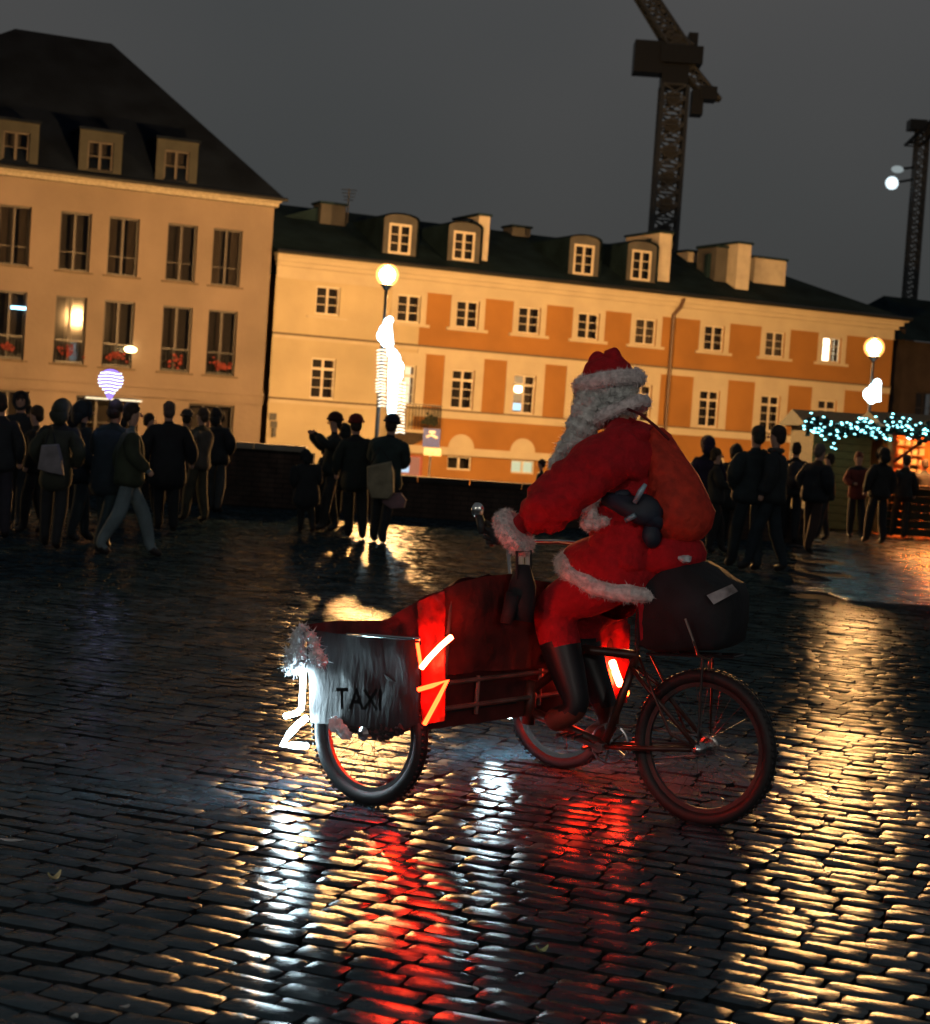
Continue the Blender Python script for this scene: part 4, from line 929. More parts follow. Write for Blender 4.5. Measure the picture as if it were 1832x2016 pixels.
# front panel and far side
top = [cb_(BX1, l_, .70) for l_ in (0, LF)]; bot = [cb_(BX1, l_, .34) for l_ in (0, LF)]
sheet(lerp_rows(top, bot, 8, 24), GREYP, 'front_panel', trike, .012, 7, nrm=ef)
top = [cb_(f_, LF, .72) for f_ in (BX0, BX1)]; bot = [cb_(f_, LF, .36) for f_ in (BX0, BX1)]
sheet(lerp_rows(top, bot, 8, 12), REDT, 'side_panel', trike, .01, 8, nrm=el, label='red far side panel')
# shaggy white tinsel at the front corner, ragged bits under the panel
TINS = mat('white tinsel', (.62, .66, .70), rough=.5, var=.35, nscale=30)
mb = MB()
for (x, y, r_, l_) in ((596, 1240, .025, -.03), (590, 1256, .032, -.04), (586, 1275, .035, -.04), (580, 1294, .04, -.05), (576, 1308, .035, -.05), (590, 1310, .03, -.04), (612, 1252, .02, -.07), (620, 1268, .022, -.08), (624, 1290, .03, -.09), (634, 1300, .024, -.09), (596, 1290, .03, -.03)):
    mb.ball(FP(x, y, l_), r_, 8, 6, .3)
fuzz(mb, 1500, .028, .003, .8); mb.build('tinsel', TINS, trike, world=True)
mb = MB()
for (x, y, r_) in ((664, 1428, .03), (674, 1438, .03), (682, 1446, .022), (657, 1420, .02)): mb.ball(FP(x, y, -.05), (r_, .012, r_), 7, 5, .4)
mb.build('torn_flap', TINS, trike, world=True)
mb = MB()
for k in range(60):
    x = random.uniform(690, 800); mb.ball(FP(x, 1432 + 22 * math.sin((x - 690) / 110 * 3.1) * random.random(), -.02), .016, 5, 4, .5)
mb.build('hanging_trim', mat('dark ragged trim', (.02, .02, .022), rough=.8), trike, world=True)
# neon strips
NW = glow('white neon', (.66, .9, 1.0), 105); NR2 = glow('red neon dim', (1, .016, .003), 40)
NR3 = glow('red underglow', (1, .018, .002), 250); NRH = glow('red neon hot', (1, .05, .018), 150)
def neon(pts, r_, m_, lab=None): return MB().tube(pts, r_, 8).build('neon_strip', m_, trike, world=True, smooth=True, label=lab)
ln1 = [(597, 1322), (596, 1360), (594, 1394), (585, 1404), (562, 1410)]; ln2 = [(603, 1414), (590, 1424), (570, 1445), (556, 1466), (580, 1468), (604, 1469)]
nw1 = [FP(x, y, -.06) for x, y in ln1]; nw2 = [FP(x, y, -.06) for x, y in ln2]
neon(nw1, .012, NW, 'white neon bolt, upper stroke at the near front corner'); neon(nw2, .014, NW, 'white neon bolt, lower stroke at the near front corner')
sh_ = el * (LF + .02)
neon([p + sh_ for p in nw1], .012, NW); neon([p + sh_ for p in nw2], .014, NW)
r1 = [FP(x, y, -.075) for x, y in ((889, 1254), (868, 1272), (845, 1296), (830, 1315))]; r2 = [FP(x, y, -.075) for x, y in ((830, 1315), (826, 1290), (822, 1266))]
r3 = [FP(x, y, -.075) for x, y in ((824, 1358), (852, 1350), (881, 1340), (862, 1378), (836, 1426))]
neon(r1, .011, NRH, 'hot red neon stroke at the near rear corner'); neon(r2, .007, NR2); neon(r3, .009, NR2)
q1 = [FP(x, y, -.03) for x, y in ((866, 1176), (866, 1210), (870, 1248))]; 
r1b = [BP(x, y, BX0 - .045) for x, y in ((1206, 1303), (1212, 1322), (1222, 1348))]; r2b = [BP(x, y, BX0 - .04) for x, y in ((1200, 1318), (1201, 1350), (1206, 1376))]
for (a_, b_) in ((LF - .30, LF + .10), (.06, .34)):
    neon([cb_(BX0 + .06 if a_ > .4 else .1, a_, .385), cb_(BX0 + .06 if a_ > .4 else .1, b_, .385)], .020, NR3, 'red underglow strip beneath the box floor')
p4 = [BP(x, y, BX0 - .02) for x, y in ((1184, 1196), (1240, 1215))]; p5 = [BP(x, y, BX0 - .02) for x, y in ((1182, 1392), (1236, 1384))]
sheet(lerp_rows(p4, p5, 18, 8), REDT, 'corner_panel', trike, .012, 10, nrm=-ef, label='red corner panel at the far rear lit by its neon bolt')
neon(r1b, .017, NRH, 'hot red neon stroke at the far rear corner'); neon(r2b, .012, NR2); neon([BP(x, y, BX0 - .04) for x, y in ((1186, 1204), (1183, 1224))], .012, NR2)
# handlebar, stem, bell/lamp, hanging bottle bag
hb0 = SP(968, 1072, .28); hb1 = SP(1108, 1084, -.30); hbm = (hb0 + hb1) / 2; hbm.z = hb1.z = hb0.z
mb = MB(); mb.tube([SP(940, 1000, .30), SP(950, 1040, .31), hb0, hb0.lerp(hb1, .18) + er_ * .05, hbm + er_ * .06, hb1 + er_ * .03, hb1 - er_ * .10], .012, 10); mb.tube([hbm + er_ * .06, cb_(BX0 + .02, TW * .5, .80)], .014, 8)
mb.tube([hb0.lerp(hb1, .35) + er_ * .05, cb_(BX0, TW * .42, .60)], .008, 8)
mb.build('handlebar', CHROME, trike, world=True, smooth=True)
MB().tube([SP(944, 1015, .30), SP(951, 1050, .31)], .018, 10).build('grip', RUBBER, trike, world=True, smooth=True)
mb = MB(); pm = SP(941, 1005, .31); mb.ball(pm, (.028, .012, .034), 10, 8); mb.tube([pm, SP(936, 990, .31)], .006, 6); mb.build('bell', CHROME, trike, world=True, smooth=True)

# black bag hanging from the bar : own thing
BLK = mat('black nylon', (.010, .012, .016), rough=.8, var=.5, nscale=9, bump=.004, bscale=30)
hbg = empty('gloves_bag', BP(1020, 1230, BX0 - .10), 0, 'black bag with bottles hanging from the tricycle handlebar', 'bag')
nodes = [BP(1032, 1112, BX0 - .10), BP(1030, 1150, BX0 - .10), BP(1025, 1190, BX0 - .10), BP(1022, 1222, BX0 - .10)]
mb = MB(); mb.tube(nodes, [.03, .055, .065, .05], 12); deform(mb, .012, 14); mb.tube([BP(1012, 1170, BX0 - .10), BP(996, 1228, BX0 - .10)], [.035, .025], 10); mb.build('bag_body', BLK, hbg, world=True, smooth=True)
mb = MB(); 
for x in (1027, 1040): mb.tube([SP(x, 1118, .06), SP(x, 1100, .06), SP(x + 1, 1086, .06)], [.014, .012, .006], 8)
mb.build('bottle_neck', mat('pale bottle', (.55, .55, .5), rough=.15), hbg, world=True, smooth=True)
mb = MB(); mb.tube([BP(1018, 1150, BX0 - .10), BP(1018, 1086, BX0 - .10), BP(1046, 1085, BX0 - .10), BP(1046, 1150, BX0 - .10)], .006, 6); mb.build('strap', BLK, hbg, world=True)

# ================================================================== RIDER
RED = mat('red plush coat', (.42, .004, .011), rough=.9, var=.22, nscale=26, bump=.009, bscale=45, sheen=.2)
RED2 = mat('red velvet sack', (.50, .030, .012), rough=.8, var=.35, nscale=20, bump=.010, bscale=40, sheen=.5)
FUR = mat('white fur trim', (.74, .67, .66), rough=.95, var=.3, nscale=40, bump=.006, bscale=70)
BEARD = mat('white curly beard', (.66, .68, .66), rough=.9, var=.35, nscale=24, bump=.01, bscale=50)
SKINM = mat('skin', (.50, .30, .22), rough=.6, var=.1); GLOVE = mat('black glove', (.02, .02, .022), rough=.7)
BOOT = mat('black boot', (.010, .014, .018), rough=.45); SHOE = mat('brown red shoe', (.13, .035, .022), rough=.6, var=.4)
NAVY = mat('navy belt bag', (.015, .025, .045), rough=.6, var=.5)
pel = SP(1262, 1110); rider = empty('person', pel, 0, 'person in red coat and hat with long white beard riding the tricycle', 'person')
LOC = lambda p: Vector(p) - pel
def N_(p, r_, r2=None): q = LOC(p); return (q.x, q.y, q.z, r_, r2 or r_)
hc_ = SP(1196, 768)
nodes = [N_(pel, .17), N_(SP(1256, 1030), .17), N_(SP(1250, 940), .18), N_(SP(1240, 870), .17), N_(SP(1222, 818), .07), N_(SP(1205, 790), .075), N_(hc_, .088), N_(SP(1190, 742), .075),
         N_(SP(1215, 868, .19), .08), N_(SP(1112, 958, .29), .06), N_(SP(1018, 1040, .29), .042), N_(SP(988, 1062, .285), .035),
         N_(SP(1240, 868, -.19), .08), N_(SP(1222, 965, -.28), .06), N_(SP(1190, 1000, -.12), .042), N_(SP(1180, 1012, -.04), .035),
         N_(SP(1240, 1130, .10), .14), N_(SP(1085, 1195, .13), .115), N_(SP(1112, 1300, .15), .085), N_(SP(1140, 1398, .16), .062), N_(SP(1075, 1425, .17), .052),
         N_(SP(1245, 1130, -.10), .11), N_(SP(1135, 1235, -.13), .10), N_(SP(1170, 1330, -.15), .07), N_(SP(1205, 1425, -.16), .055), N_(SP(1155, 1458, -.17), .046)]
edges = [(0, 1), (1, 2), (2, 3), (3, 4), (4, 5), (5, 6), (6, 7), (3, 8), (8, 9), (9, 10), (10, 11), (3, 12), (12, 13), (13, 14), (14, 15), (0, 16), (16, 17), (17, 18), (18, 19), (19, 20), (0, 21), (21, 22), (22, 23), (23, 24), (24, 25)]
zk = LOC(SP(1080, 1262, .13)).z; zs = LOC(SP(1110, 1395, .13)).z; zn = LOC(SP(1222, 822)).z
def cls(c):
    if c.z < zs: return 3
    if c.z < zk: return 2
    if c.z > zn: return 1
    return 0
bod = skin(nodes, edges, [RED, SKINM, BOOT, SHOE], cls, 2)
link('body', bod, rider)
# coat: fuller shell over body and arms
zc = 0
cn = [N_(SP(1240, 1135), .255, .20), N_(SP(1252, 1080), .235, .20), N_(SP(1250, 1010), .19), N_(SP(1252, 940), .195), N_(SP(1252, 880), .19), N_(SP(1238, 832), .13),
      N_(SP(1212, 885, .17), .135), N_(SP(1156, 932, .25), .125), N_(SP(1096, 984, .28), .115), N_(SP(1034, 1036, .29), .098),
      N_(SP(1262, 880, -.17), .12), N_(SP(1226, 965, -.27), .10), N_(SP(1200, 998, -.13), .08)]
ce = [(0, 1), (1, 2), (2, 3), (3, 4), (4, 5), (4, 6), (6, 7), (7, 8), (8, 9), (4, 10), (10, 11), (11, 12)]
cm_ = skin(cn, ce, [RED], None, 3)
for v in cm_.vertices:
    q = v.co; k = mnoise.noise_vector(q * 5) * .016
    w1 = abs(mnoise.noise(Vector((q.x * 4 + q.z * 9, q.y * 5, q.z * 4 - q.x * 7)))); w2 = abs(mnoise.noise(q * 16 + Vector((3, 1, 7))))
    nrm_ = v.normal if v.normal.length > 0 else Vector((0, 0, 0)); v.co = q + k + nrm_ * (.070 * (.30 - min(.30, w1)) * -1 + .012 + .022 * (w2 - .25))
link('coat', cm_, rider)
def fur_ring(center, axis, rx, ry, r_, name, parent, up=None, n=30, strands=1400, m_=FUR, arc=(0, 360), ln=.02):
    axis = axis.normalized(); u = (up - axis * up.dot(axis)).normalized(); v = axis.cross(u); pts = []
    for k in range(n + (0 if arc[1] - arc[0] >= 360 else 1)):
        a = R(arc[0] + (arc[1] - arc[0]) * k / n); pts.append(center + u * rx * math.cos(a) + v * ry * math.sin(a) + axis * .008 * mnoise.noise(Vector((k * .9, 0, rx * 9))))
    mb = MB(); mb.tube(pts, [r_ * random.uniform(.88, 1.12) for _ in pts], 9, closed=(arc[1] - arc[0] >= 360)); fuzz(mb, strands, ln, .0016, .7)
    return mb.build(name, m_, parent, world=True)
# cuff of the near sleeve
cu = SP(1013, 1050, .30); axd = (SP(988, 1072, .30) - SP(1050, 1022, .30))
for k in (-1, 0, 1): pass
mb = MB(); c0 = SP(1024, 1040, .30); c1 = SP(1000, 1058, .30)
mb.tube([c0, c0.lerp(c1, .2), c0.lerp(c1, .5), c0.lerp(c1, .85), c1], [.085, .104, .108, .10, .075], 18); fuzz(mb, 2600, .016, .0016, .7); mb.build('cuff', FUR, rider, world=True)
c0 = SP(1192, 1000, -.10); c1 = SP(1180, 1012, -.03)
mb = MB(); mb.tube([c0, c0.lerp(c1, .5), c1], [.085, .09, .07], 16); fuzz(mb, 700, .014, .0016, .7); mb.build('cuff', FUR, rider, world=True)
# skirt hem of fur
hemc = SP(1185, 1150); 
hp = []
for k in range(33):
    a = 2 * math.pi * k / 32; ca, sa = math.cos(a), math.sin(a)
    base_p = SP(1215, 1143) + er_ * (.235 * ca) + ln_ * (.215 * sa); drop = -.02 * sa + .075 * max(0, ca) - .03 * max(0, -ca)
    hp.append(base_p + Z * drop)
mb = MB(); mb.tube(hp[:-1], .037, 10, closed=True)
for i, v in enumerate(mb.V): mb.V[i] = v + mnoise.noise_vector(v * 12) * .012
fuzz(mb, 4200, .018, .0016, .7); mb.build('coat_hem', FUR, rider, world=True)
# skirt of coat between waist and hem
rows = []
for i in range(7):
    t = i / 6; ring = []
    for k in range(32):
        a = 2 * math.pi * k / 32; ca, sa = math.cos(a), math.sin(a)
        top_p = SP(1245, 1060) + er_ * .17 * ca + ln_ * .18 * sa
        p = top_p.lerp(hp[k] + Z * .01, t) + (er_ * ca + ln_ * sa) * (.05 * math.sin(math.pi * t) * (.8 if ca > -.2 else .3)); p += (er_ * ca + ln_ * sa) * .008 * math.sin(a * 7) * t
        ring.append(p)
    rows.append(ring)
mb = MB(); V = [p for r_ in rows for p in r_]; mb.add(V, [(i * 32 + k, i * 32 + (k + 1) % 32, (i + 1) * 32 + (k + 1) % 32, (i + 1) * 32 + k) for i in range(6) for k in range(32)]); mb.build('coat_skirt', RED, rider, world=True, smooth=True)
# front fur placket at the waist
mb = MB()
for (x, y, r_) in ((1182, 962, .03), (1172, 975, .036), (1162, 988, .038), (1160, 1002, .034), (1164, 1016, .034), (1160, 1030, .036), (1176, 1030, .03), (1190, 1026, .024)): mb.ball(SP(x, y, .19), (r_, r_, r_ * .9), 9, 7, .12)
fuzz(mb, 1600, .016, .0016, .7); mb.build('fur_placket', FUR, rider, world=True)
# belt with pouch and reflective strips
mb = MB(); mb.tube([SP(1196, 982, .17), SP(1218, 990, .215), SP(1250, 1004, .225), SP(1285, 1022, .19), SP(1308, 1034, .12)], [.030, .040, .048, .042, .03], 10)
mb.ball(SP(1268, 1004, .215), (.075, .045, .060), 12, 9, .04); mb.ball(SP(1284, 1052, .18), (.040, .028, .055), 10, 8, .06); mb.ball(SP(1226, 978, .215), (.035, .02, .028), 10, 7, .1)
deform(mb, .014, 17); mb.build('belt_pouch', NAVY, rider, world=True, smooth=True)
REFL = mat('reflective tape', (.35, .50, .60), rough=.4, metal=.3, var=.4, nscale=20)
mb = MB(); mb.tube([SP(1272, 953, .27), SP(1262, 968, .28), SP(1250, 990, .28)], [.008, .013, .010], 8); mb.tube([SP(1232, 1025, .27), SP(1252, 1014, .27)], .011, 8); mb.build('reflective_strip', REFL, rider, world=True, smooth=True)
# hand: palm, four fingers, thumb curled on the grip
gp = SP(962, 1064, .29); g1 = (SP(944, 1015, .30) - SP(968, 1072, .28)).normalized()
HN = [N_(SP(992, 1064, .29), .030), N_(SP(972, 1058, .29), .034)]; HE = [(0, 1)]
side_v = g1.cross(ln_).normalized()
for k in range(4):
    off = g1 * (.036 - .022 * k); b_ = SP(968, 1056, .29) + off; L_ = (.95, 1.05, 1.0, .8)[k]
    a1 = b_ - side_v * .0 + (SP(940, 1050, .29) - SP(968, 1056, .29)).normalized() * .032 * L_; a2 = a1 - ln_ * .026 * L_ ; a3 = a2 + (SP(968, 1056, .29) - SP(940, 1050, .29)).normalized() * .022 * L_
    i0 = len(HN); HN += [N_(b_, .0105), N_(a1 + ln_ * .02, .0098), N_(a2, .009), N_(a3, .0078)]; HE += [(1, i0), (i0, i0 + 1), (i0 + 1, i0 + 2), (i0 + 2, i0 + 3)]
i0 = len(HN); HN += [N_(SP(978, 1050, .27) + g1 * .03, .012), N_(SP(962, 1040, .26) + g1 * .03, .010), N_(SP(950, 1036, .26) + g1 * .02, .0085)]; HE += [(1, i0), (i0, i0 + 1), (i0 + 1, i0 + 2)]
link('gloved_hand', skin(HN, HE, [GLOVE], None, 2), rider)
mb = MB(); mb.ball(SP(1178, 1018, 0), (.045, .04, .032), 10, 8, .05); mb.build('gloved_hand', GLOVE, rider, world=True, smooth=True)
# head: ear, nose, eyes, hair, beard, hat
fwd = er_; HD = lambda f_, l_, z_: hc_ + fwd * f_ + ln_ * l_ + Z * z_
mb = MB(); mb.ball(HD(.095, 0, -.005), (.020, .020, .022), 8, 6); mb.build('nose', SKINM, rider, world=True, smooth=True)
mb = MB(); mb.ball(HD(.0, .088, -.005), (.018, .012, .03), 8, 6); mb.ball(HD(.0, -.088, -.005), (.018, .012, .03), 8, 6); mb.build('ear', SKINM, rider, world=True, smooth=True)
mb = MB(); mb.ball(HD(.080, .034, .02), .013, 8, 6); mb.ball(HD(.080, -.034, .02), .013, 8, 6); mb.build('eye', mat('eye', (.03, .02, .015), rough=.2), rider, world=True, smooth=True)
mb = MB()
for k in range(120):
    a = random.uniform(0, 2 * math.pi); zz = random.uniform(-.10, .035)
    f_ = -.005 + .108 * math.cos(a); l_ = .098 * math.sin(a)
    if f_ > .06 and zz > -.05: continue
    mb.ball(HD(f_, l_, zz), random.uniform(.014, .022), 7, 5, .25)
mb.ball(HD(-.02, 0, -.03), (.095, .098, .09), 16, 12, .03)
fuzz(mb, 7000, .020, .0018, .9); mb.build('hair', BEARD, rider, world=True)
mb = MB()
path = [(1164, 790, .068), (1154, 815, .072), (1146, 840, .068), (1134, 868, .062), (1118, 890, .06), (1104, 912, .05), (1096, 932, .035)]
for (x, y, r_) in path:
    mb.ball(SP(x, y, 0.07), r_ * .9, 12, 8, .12)
    for k in range(34): mb.ball(SP(x, y, 0.07) + Vector((random.gauss(0, 1), random.gauss(0, 1), random.gauss(0, 1))).normalized() * r_ * .85, r_ * random.uniform(.12, .24), 6, 5, .25)
for k in range(46):
    t = random.random(); mb.ball(SP(1150 + 40 * t, 745 + 62 * random.random(), .05) + Vector((random.gauss(0, .012), random.gauss(0, .012), 0)), random.uniform(.02, .035), 7, 5, .25)
fuzz(mb, 11000, .024, .0016, .9); mb.build('beard', BEARD, rider, world=True)
# fur collar
fur_ring(SP(1222, 812), (SP(1215, 800) - SP(1235, 850)), .105, .115, .026, 'collar', rider, up=ln_, strands=1300)
# hat: fur brim plus slumped red crown
ht = (SP(1190, 730) - SP(1200, 775)).normalized(); tl = (ht - fwd * .10).normalized()
mb = MB(); u_ = (ln_ - tl * ln_.dot(tl)).normalized(); v_ = tl.cross(u_)
pts = [SP(1200, 752) + u_ * .112 * math.cos(2 * math.pi * k / 28) + v_ * .125 * math.sin(2 * math.pi * k / 28) for k in range(28)]
mb.tube(pts, .034, 10, closed=True); fuzz(mb, 3200, .018, .0017, .7); mb.build('hat_brim', FUR, rider, world=True)
mb = MB(); mb.tube([SP(1200, 752), SP(1197, 737), SP(1196, 718), SP(1197, 704), SP(1196, 697)], [.115, .112, .098, .06, .01], 24)
for (x, y, r_) in ((1178, 712, .045), (1206, 706, .045), (1214, 716, .04), (1170, 722, .04), (1226, 732, .035)): mb.ball(SP(x, y, .02), r_, 12, 8, .03)
deform(mb, .012, 18); mb.build('hat', RED, rider, world=True, smooth=True)
# loose red strap by the leg
rows_ = lerp_rows([SP(1256, 1165, .15), SP(1270, 1165, .13)], [SP(1262, 1262, .15), SP(1276, 1250, .13)], 10, 4)
sheet(rows_, RED, 'coat_tie', rider, .012, 12, nrm=ln_)
# sack on the back
sack = empty('sack', SP(1345, 1060), 0, 'full red velvet sack slung over the rider\'s back', 'sack')
def loft(path, n=26, amp=.012, fs=9):
    mb = MB(); V = []
    for (p, rf, rl) in path:
        for k in range(n):
            a = 2 * math.pi * k / n; V.append(p + er_ * rf * math.cos(a) + ln_ * rl * math.sin(a))
    m_ = len(path)
    mb.add(V, [(i * n + k, i * n + (k + 1) % n, (i + 1) * n + (k + 1) % n, (i + 1) * n + k) for i in range(m_ - 1) for k in range(n)] + [tuple(range(n)), tuple((m_ - 1) * n + k for k in range(n))])
    for i, v in enumerate(mb.V): mb.V[i] = v + mnoise.noise_vector(v * fs) * amp + mnoise.noise_vector(v * fs * 2.6) * amp * .4
    return mb
pth = [(SP(1292, 842, .02), .02, .03), (SP(1298, 856, .02), .045, .06), (SP(1312, 890, .02), .075, .10), (SP(1326, 930, .02), .105, .13), (SP(1336, 970, .02), .125, .15), (SP(1344, 1005, .02), .132, .16), (SP(1344, 1035, .02), .125, .15), (SP(1338, 1056, .02), .10, .12), (SP(1334, 1068, .02), .05, .06)]
sm_ = loft(pth, 30).build('sack_body', RED2, sack, world=True, smooth=True)
mb = MB(); mb.tube([SP(1236, 805, .10), SP(1262, 815, .12), SP(1290, 838, .10), SP(1318, 866, .10)], .006, 8); mb.build('rope', mat('dark red cord', (.12, .008, .01), rough=.8), sack, world=True, smooth=True)
# lower bundle
pth = [(SP(1310, 1040, .0), .10, .12), (SP(1315, 1062, 0), .15, .16), (SP(1318, 1085, 0), .155, .165), (SP(1316, 1108, 0), .15, .16), (SP(1300, 1122, 0), .10, .12)]
loft(pth, 26, .012, 8).build('coat_tail', RED, rider, world=True, smooth=True)
# rear panniers
pan = empty('pannier_bag', SP(1365, 1285), 0, 'big black pannier bag with a pale reflective strip over the rear wheel', 'bag')
def prism(poly, l0, l1, name, m_, parent, bev=.03, amp=.008):
    n = len(poly); V = []; rings = [(l0, .90), (l0 + bev, 1), ((l0 + l1) / 2, 1.02), (l1 - bev, 1), (l1, .90)]
    c = (sum(p[0] for p in poly) / n, sum(p[1] for p in poly) / n)
    for (l, s) in rings:
        for (x, y) in poly: V.append(SP(c[0] + (x - c[0]) * s, c[1] + (y - c[1]) * s, 0) + ln_ * l)
    mb = MB(); mb.add(V, [(i * n + k, i * n + (k + 1) % n, (i + 1) * n + (k + 1) % n, (i + 1) * n + k) for i in range(4) for k in range(n)] + [tuple(range(n)), tuple(4 * n + k for k in range(n))])
    for i, v in enumerate(mb.V): mb.V[i] = v + mnoise.noise_vector(v * 8) * amp
    return mb.build(name, m_, parent, world=True, smooth=True)
poly = [(1268, 1190), (1276, 1160), (1292, 1132), (1318, 1110), (1350, 1100), (1384, 1104), (1410, 1118), (1432, 1138), (1455, 1150), (1466, 1175), (1466, 1225), (1458, 1268), (1430, 1280), (1380, 1284), (1310, 1282), (1272, 1272), (1264, 1230)]
prism([(1366 + (x - 1366) * .93, 1195 + (y - 1195) * .95) for x, y in poly], -.15, .14, 'bag_body', BLK, pan, .04, .014)
mb = MB(); mb.add([SP(1392, 1172, .165), SP(1442, 1150, .155), SP(1454, 1164, .155), SP(1406, 1190, .165), SP(1392, 1172, .14), SP(1442, 1150, .13), SP(1454, 1164, .13), SP(1406, 1190, .14)], [(0, 1, 2, 3), (0, 4, 5, 1), (1, 5, 6, 2), (2, 6, 7, 3), (3, 7, 4, 0)]); mb.build('reflective_strip', mat('pale reflective strip', (.20, .26, .28), rough=.4, var=.7, nscale=14), pan, world=True)
mb = MB(); mb.ball(SP(1346, 1100, .1), (.035, .03, .018), 8, 6, .2); mb.build('buckle', TINS, pan, world=True)
mb = MB(); mb.tube([SP(1350, 1218, .21), SP(1366, 1262, .21), SP(1375, 1290, .15), SP(1398, 1300, .06)], .005, 6); mb.tube([SP(1398, 1300, .06), SP(1396, 1320, .05)], .006, 6); mb.build('strap', RAIL, pan, world=True)

# ================================================================== CROWD
def person(xh, yh, yf, face, coat, trous, label, hat=None, hairc=(.03, .02, .015), stride=.12, arms='down', xf=None, coatlen=.80, group=None, bulk=1.0, scarf=None, coatvar=.35, hood=False, pack=None, lean=None):
    p = G(xh if xf is None else xf, yf); H = HC * 1.0
    top = at(xh, yh, p.y).z; s = max(.6, top) / 1.78
    root = empty('person', (p.x, p.y, 0), face, label, 'person', group)
    cm1 = mat('coat %.3f %.3f %.3f' % coat, coat, rough=.85, var=coatvar, nscale=6, bump=.004, bscale=18); tm = mat('trousers %.3f %.3f %.3f' % trous, trous, rough=.85, var=.35, nscale=5); sk_ = SKINM; shm = mat('dark shoe', (.02, .018, .018), rough=.5)
    st_ = stride; b = bulk
    if arms == 'down': L = [(-.24 * b, -.03, 1.16), (-.25 * b, .06, .95), (-.25 * b, .08, .86)]; Rr_ = [(.24 * b, -.03, 1.16), (.25 * b, .06, .95), (.25 * b, .08, .86)]
    elif arms == 'photo': L = [(-.26, .14, 1.26), (-.12, .33, 1.45), (-.09, .37, 1.50)]; Rr_ = [(.26, .14, 1.26), (.12, .33, 1.45), (.09, .37, 1.50)]
    elif arms == 'front': L = [(-.25, .04, 1.17), (-.13, .24, 1.12), (-.07, .29, 1.13)]; Rr_ = [(.25, .04, 1.17), (.13, .24, 1.12), (.07, .29, 1.13)]
    elif arms == 'swing': L = [(-.24, -.10, 1.17), (-.25, -.08, .95), (-.24, -.05, .88)]; Rr_ = [(.24, .02, 1.16), (.24, .20, 1.0), (.24, .25, .95)]
    elif arms == 'pocket': L = [(-.28, -.06, 1.16), (-.20, .10, 1.0), (-.17, .12, .98)]; Rr_ = [(.28, -.06, 1.16), (.20, .10, 1.0), (.17, .12, .98)]
    nd = [(0, 0, .95, .135), (0, 0, 1.15, .13), (0, .0, 1.34, .14), (0, 0, 1.49, .055), (0, .015, 1.58, .075), (0, .02, 1.66, .082), (0, .01, 1.73, .062),
          (-.17, 0, 1.42, .07), (*L[0], .05), (*L[1], .036), (*L[2], .034), (.17, 0, 1.42, .07), (*Rr_[0], .05), (*Rr_[1], .036), (*Rr_[2], .034),
          (-.09, 0, .88, .09), (-.095, st_ * .6 + .02, .50, .092), (-.095, st_, .10, .066), (-.10, st_ + .13, .045, .042),
          (.09, 0, .88, .09), (.095, -st_ * .4 + .03, .50, .092), (.095, -st_, .10 + (.05 if st_ > .2 else 0), .066), (.10, -st_ + .13, .045, .042)]
    ed = [(0, 1), (1, 2), (2, 3), (3, 4), (4, 5), (5, 6), (2, 7), (7, 8), (8, 9), (9, 10), (2, 11), (11, 12), (12, 13), (13, 14), (0, 15), (15, 16), (16, 17), (17, 18), (0, 19), (19, 20), (20, 21), (21, 22)]
    nd = [(a[0] * s, a[1] * s, a[2] * s, a[3] * s) for a in nd]
    hz = [Vector(L[2]) * s, Vector(Rr_[2]) * s]
    def cl(c):
        if c.z < .115 * s: return 2
        if c.z > 1.5 * s: return 1
        if min((c - hz[0]).length, (c - hz[1]).length) < .07 * s: return 1
        return 0
    body = skin(nd, ed, [tm, sk_, shm], cl, 1)
    link('body', body, root)
    cz = coatlen
    cn = [(0, 0, cz, .20 * b, .165 * b), (0, 0, (cz + 1.1) / 2, .19 * b, .155 * b), (0, 0, 1.15, .175 * b, .15 * b), (0, 0, 1.34, .19 * b, .155 * b), (0, -.005, 1.47, .115, .11),
          (-.165 * b, 0, 1.37, .085 * b, .085 * b), (*L[0], .075 * b, .075 * b), (*L[1], .058 * b, .058 * b), (.165 * b, 0, 1.37, .085 * b, .085 * b), (*Rr_[0], .075 * b, .075 * b), (*Rr_[1], .058 * b, .058 * b)]
    cn = [(a[0] * s, a[1] * s, a[2] * s, a[3] * s * 1.14, a[4] * s * 1.14) for a in cn]
    cmh = skin(cn, [(0, 1), (1, 2), (2, 3), (3, 4), (3, 5), (5, 6), (6, 7), (3, 8), (8, 9), (9, 10)], [cm1], None, 2)
    for v in cmh.vertices: v.co += mnoise.noise_vector(v.co * 6 + Vector((xh, 0, 0))) * .018
    link('coat', cmh, root)
    hm = mat('hair %.3f %.3f %.3f' % hairc, hairc, rough=.8, var=.4, nscale=20)
    mb = MB(); mb.ball((0, -.012 * s, 1.685 * s), (.088 * s, .100 * s, .094 * s), 14, 10, .05); mb.ball((0, -.045 * s, 1.63 * s), (.085 * s, .065 * s, .085 * s), 12, 8, .08)
    mb.build('hair', hm, root, smooth=True)
    mb = MB(); mb.ball((0, .108 * s, 1.625 * s), (.014 * s, .02 * s, .02 * s), 8, 6); mb.build('nose', sk_, root, smooth=True)
    mb = MB(); 
    for e_ in (-.033, .033): mb.ball((e_ * s, .092 * s, 1.655 * s), .010 * s, 6, 5)
    mb.build('eye', MATS['eye'], root, smooth=True)
    lean = lean if lean is not None else random.gauss(0, .035); root.rotation_euler = (random.gauss(0, .03), lean, face)
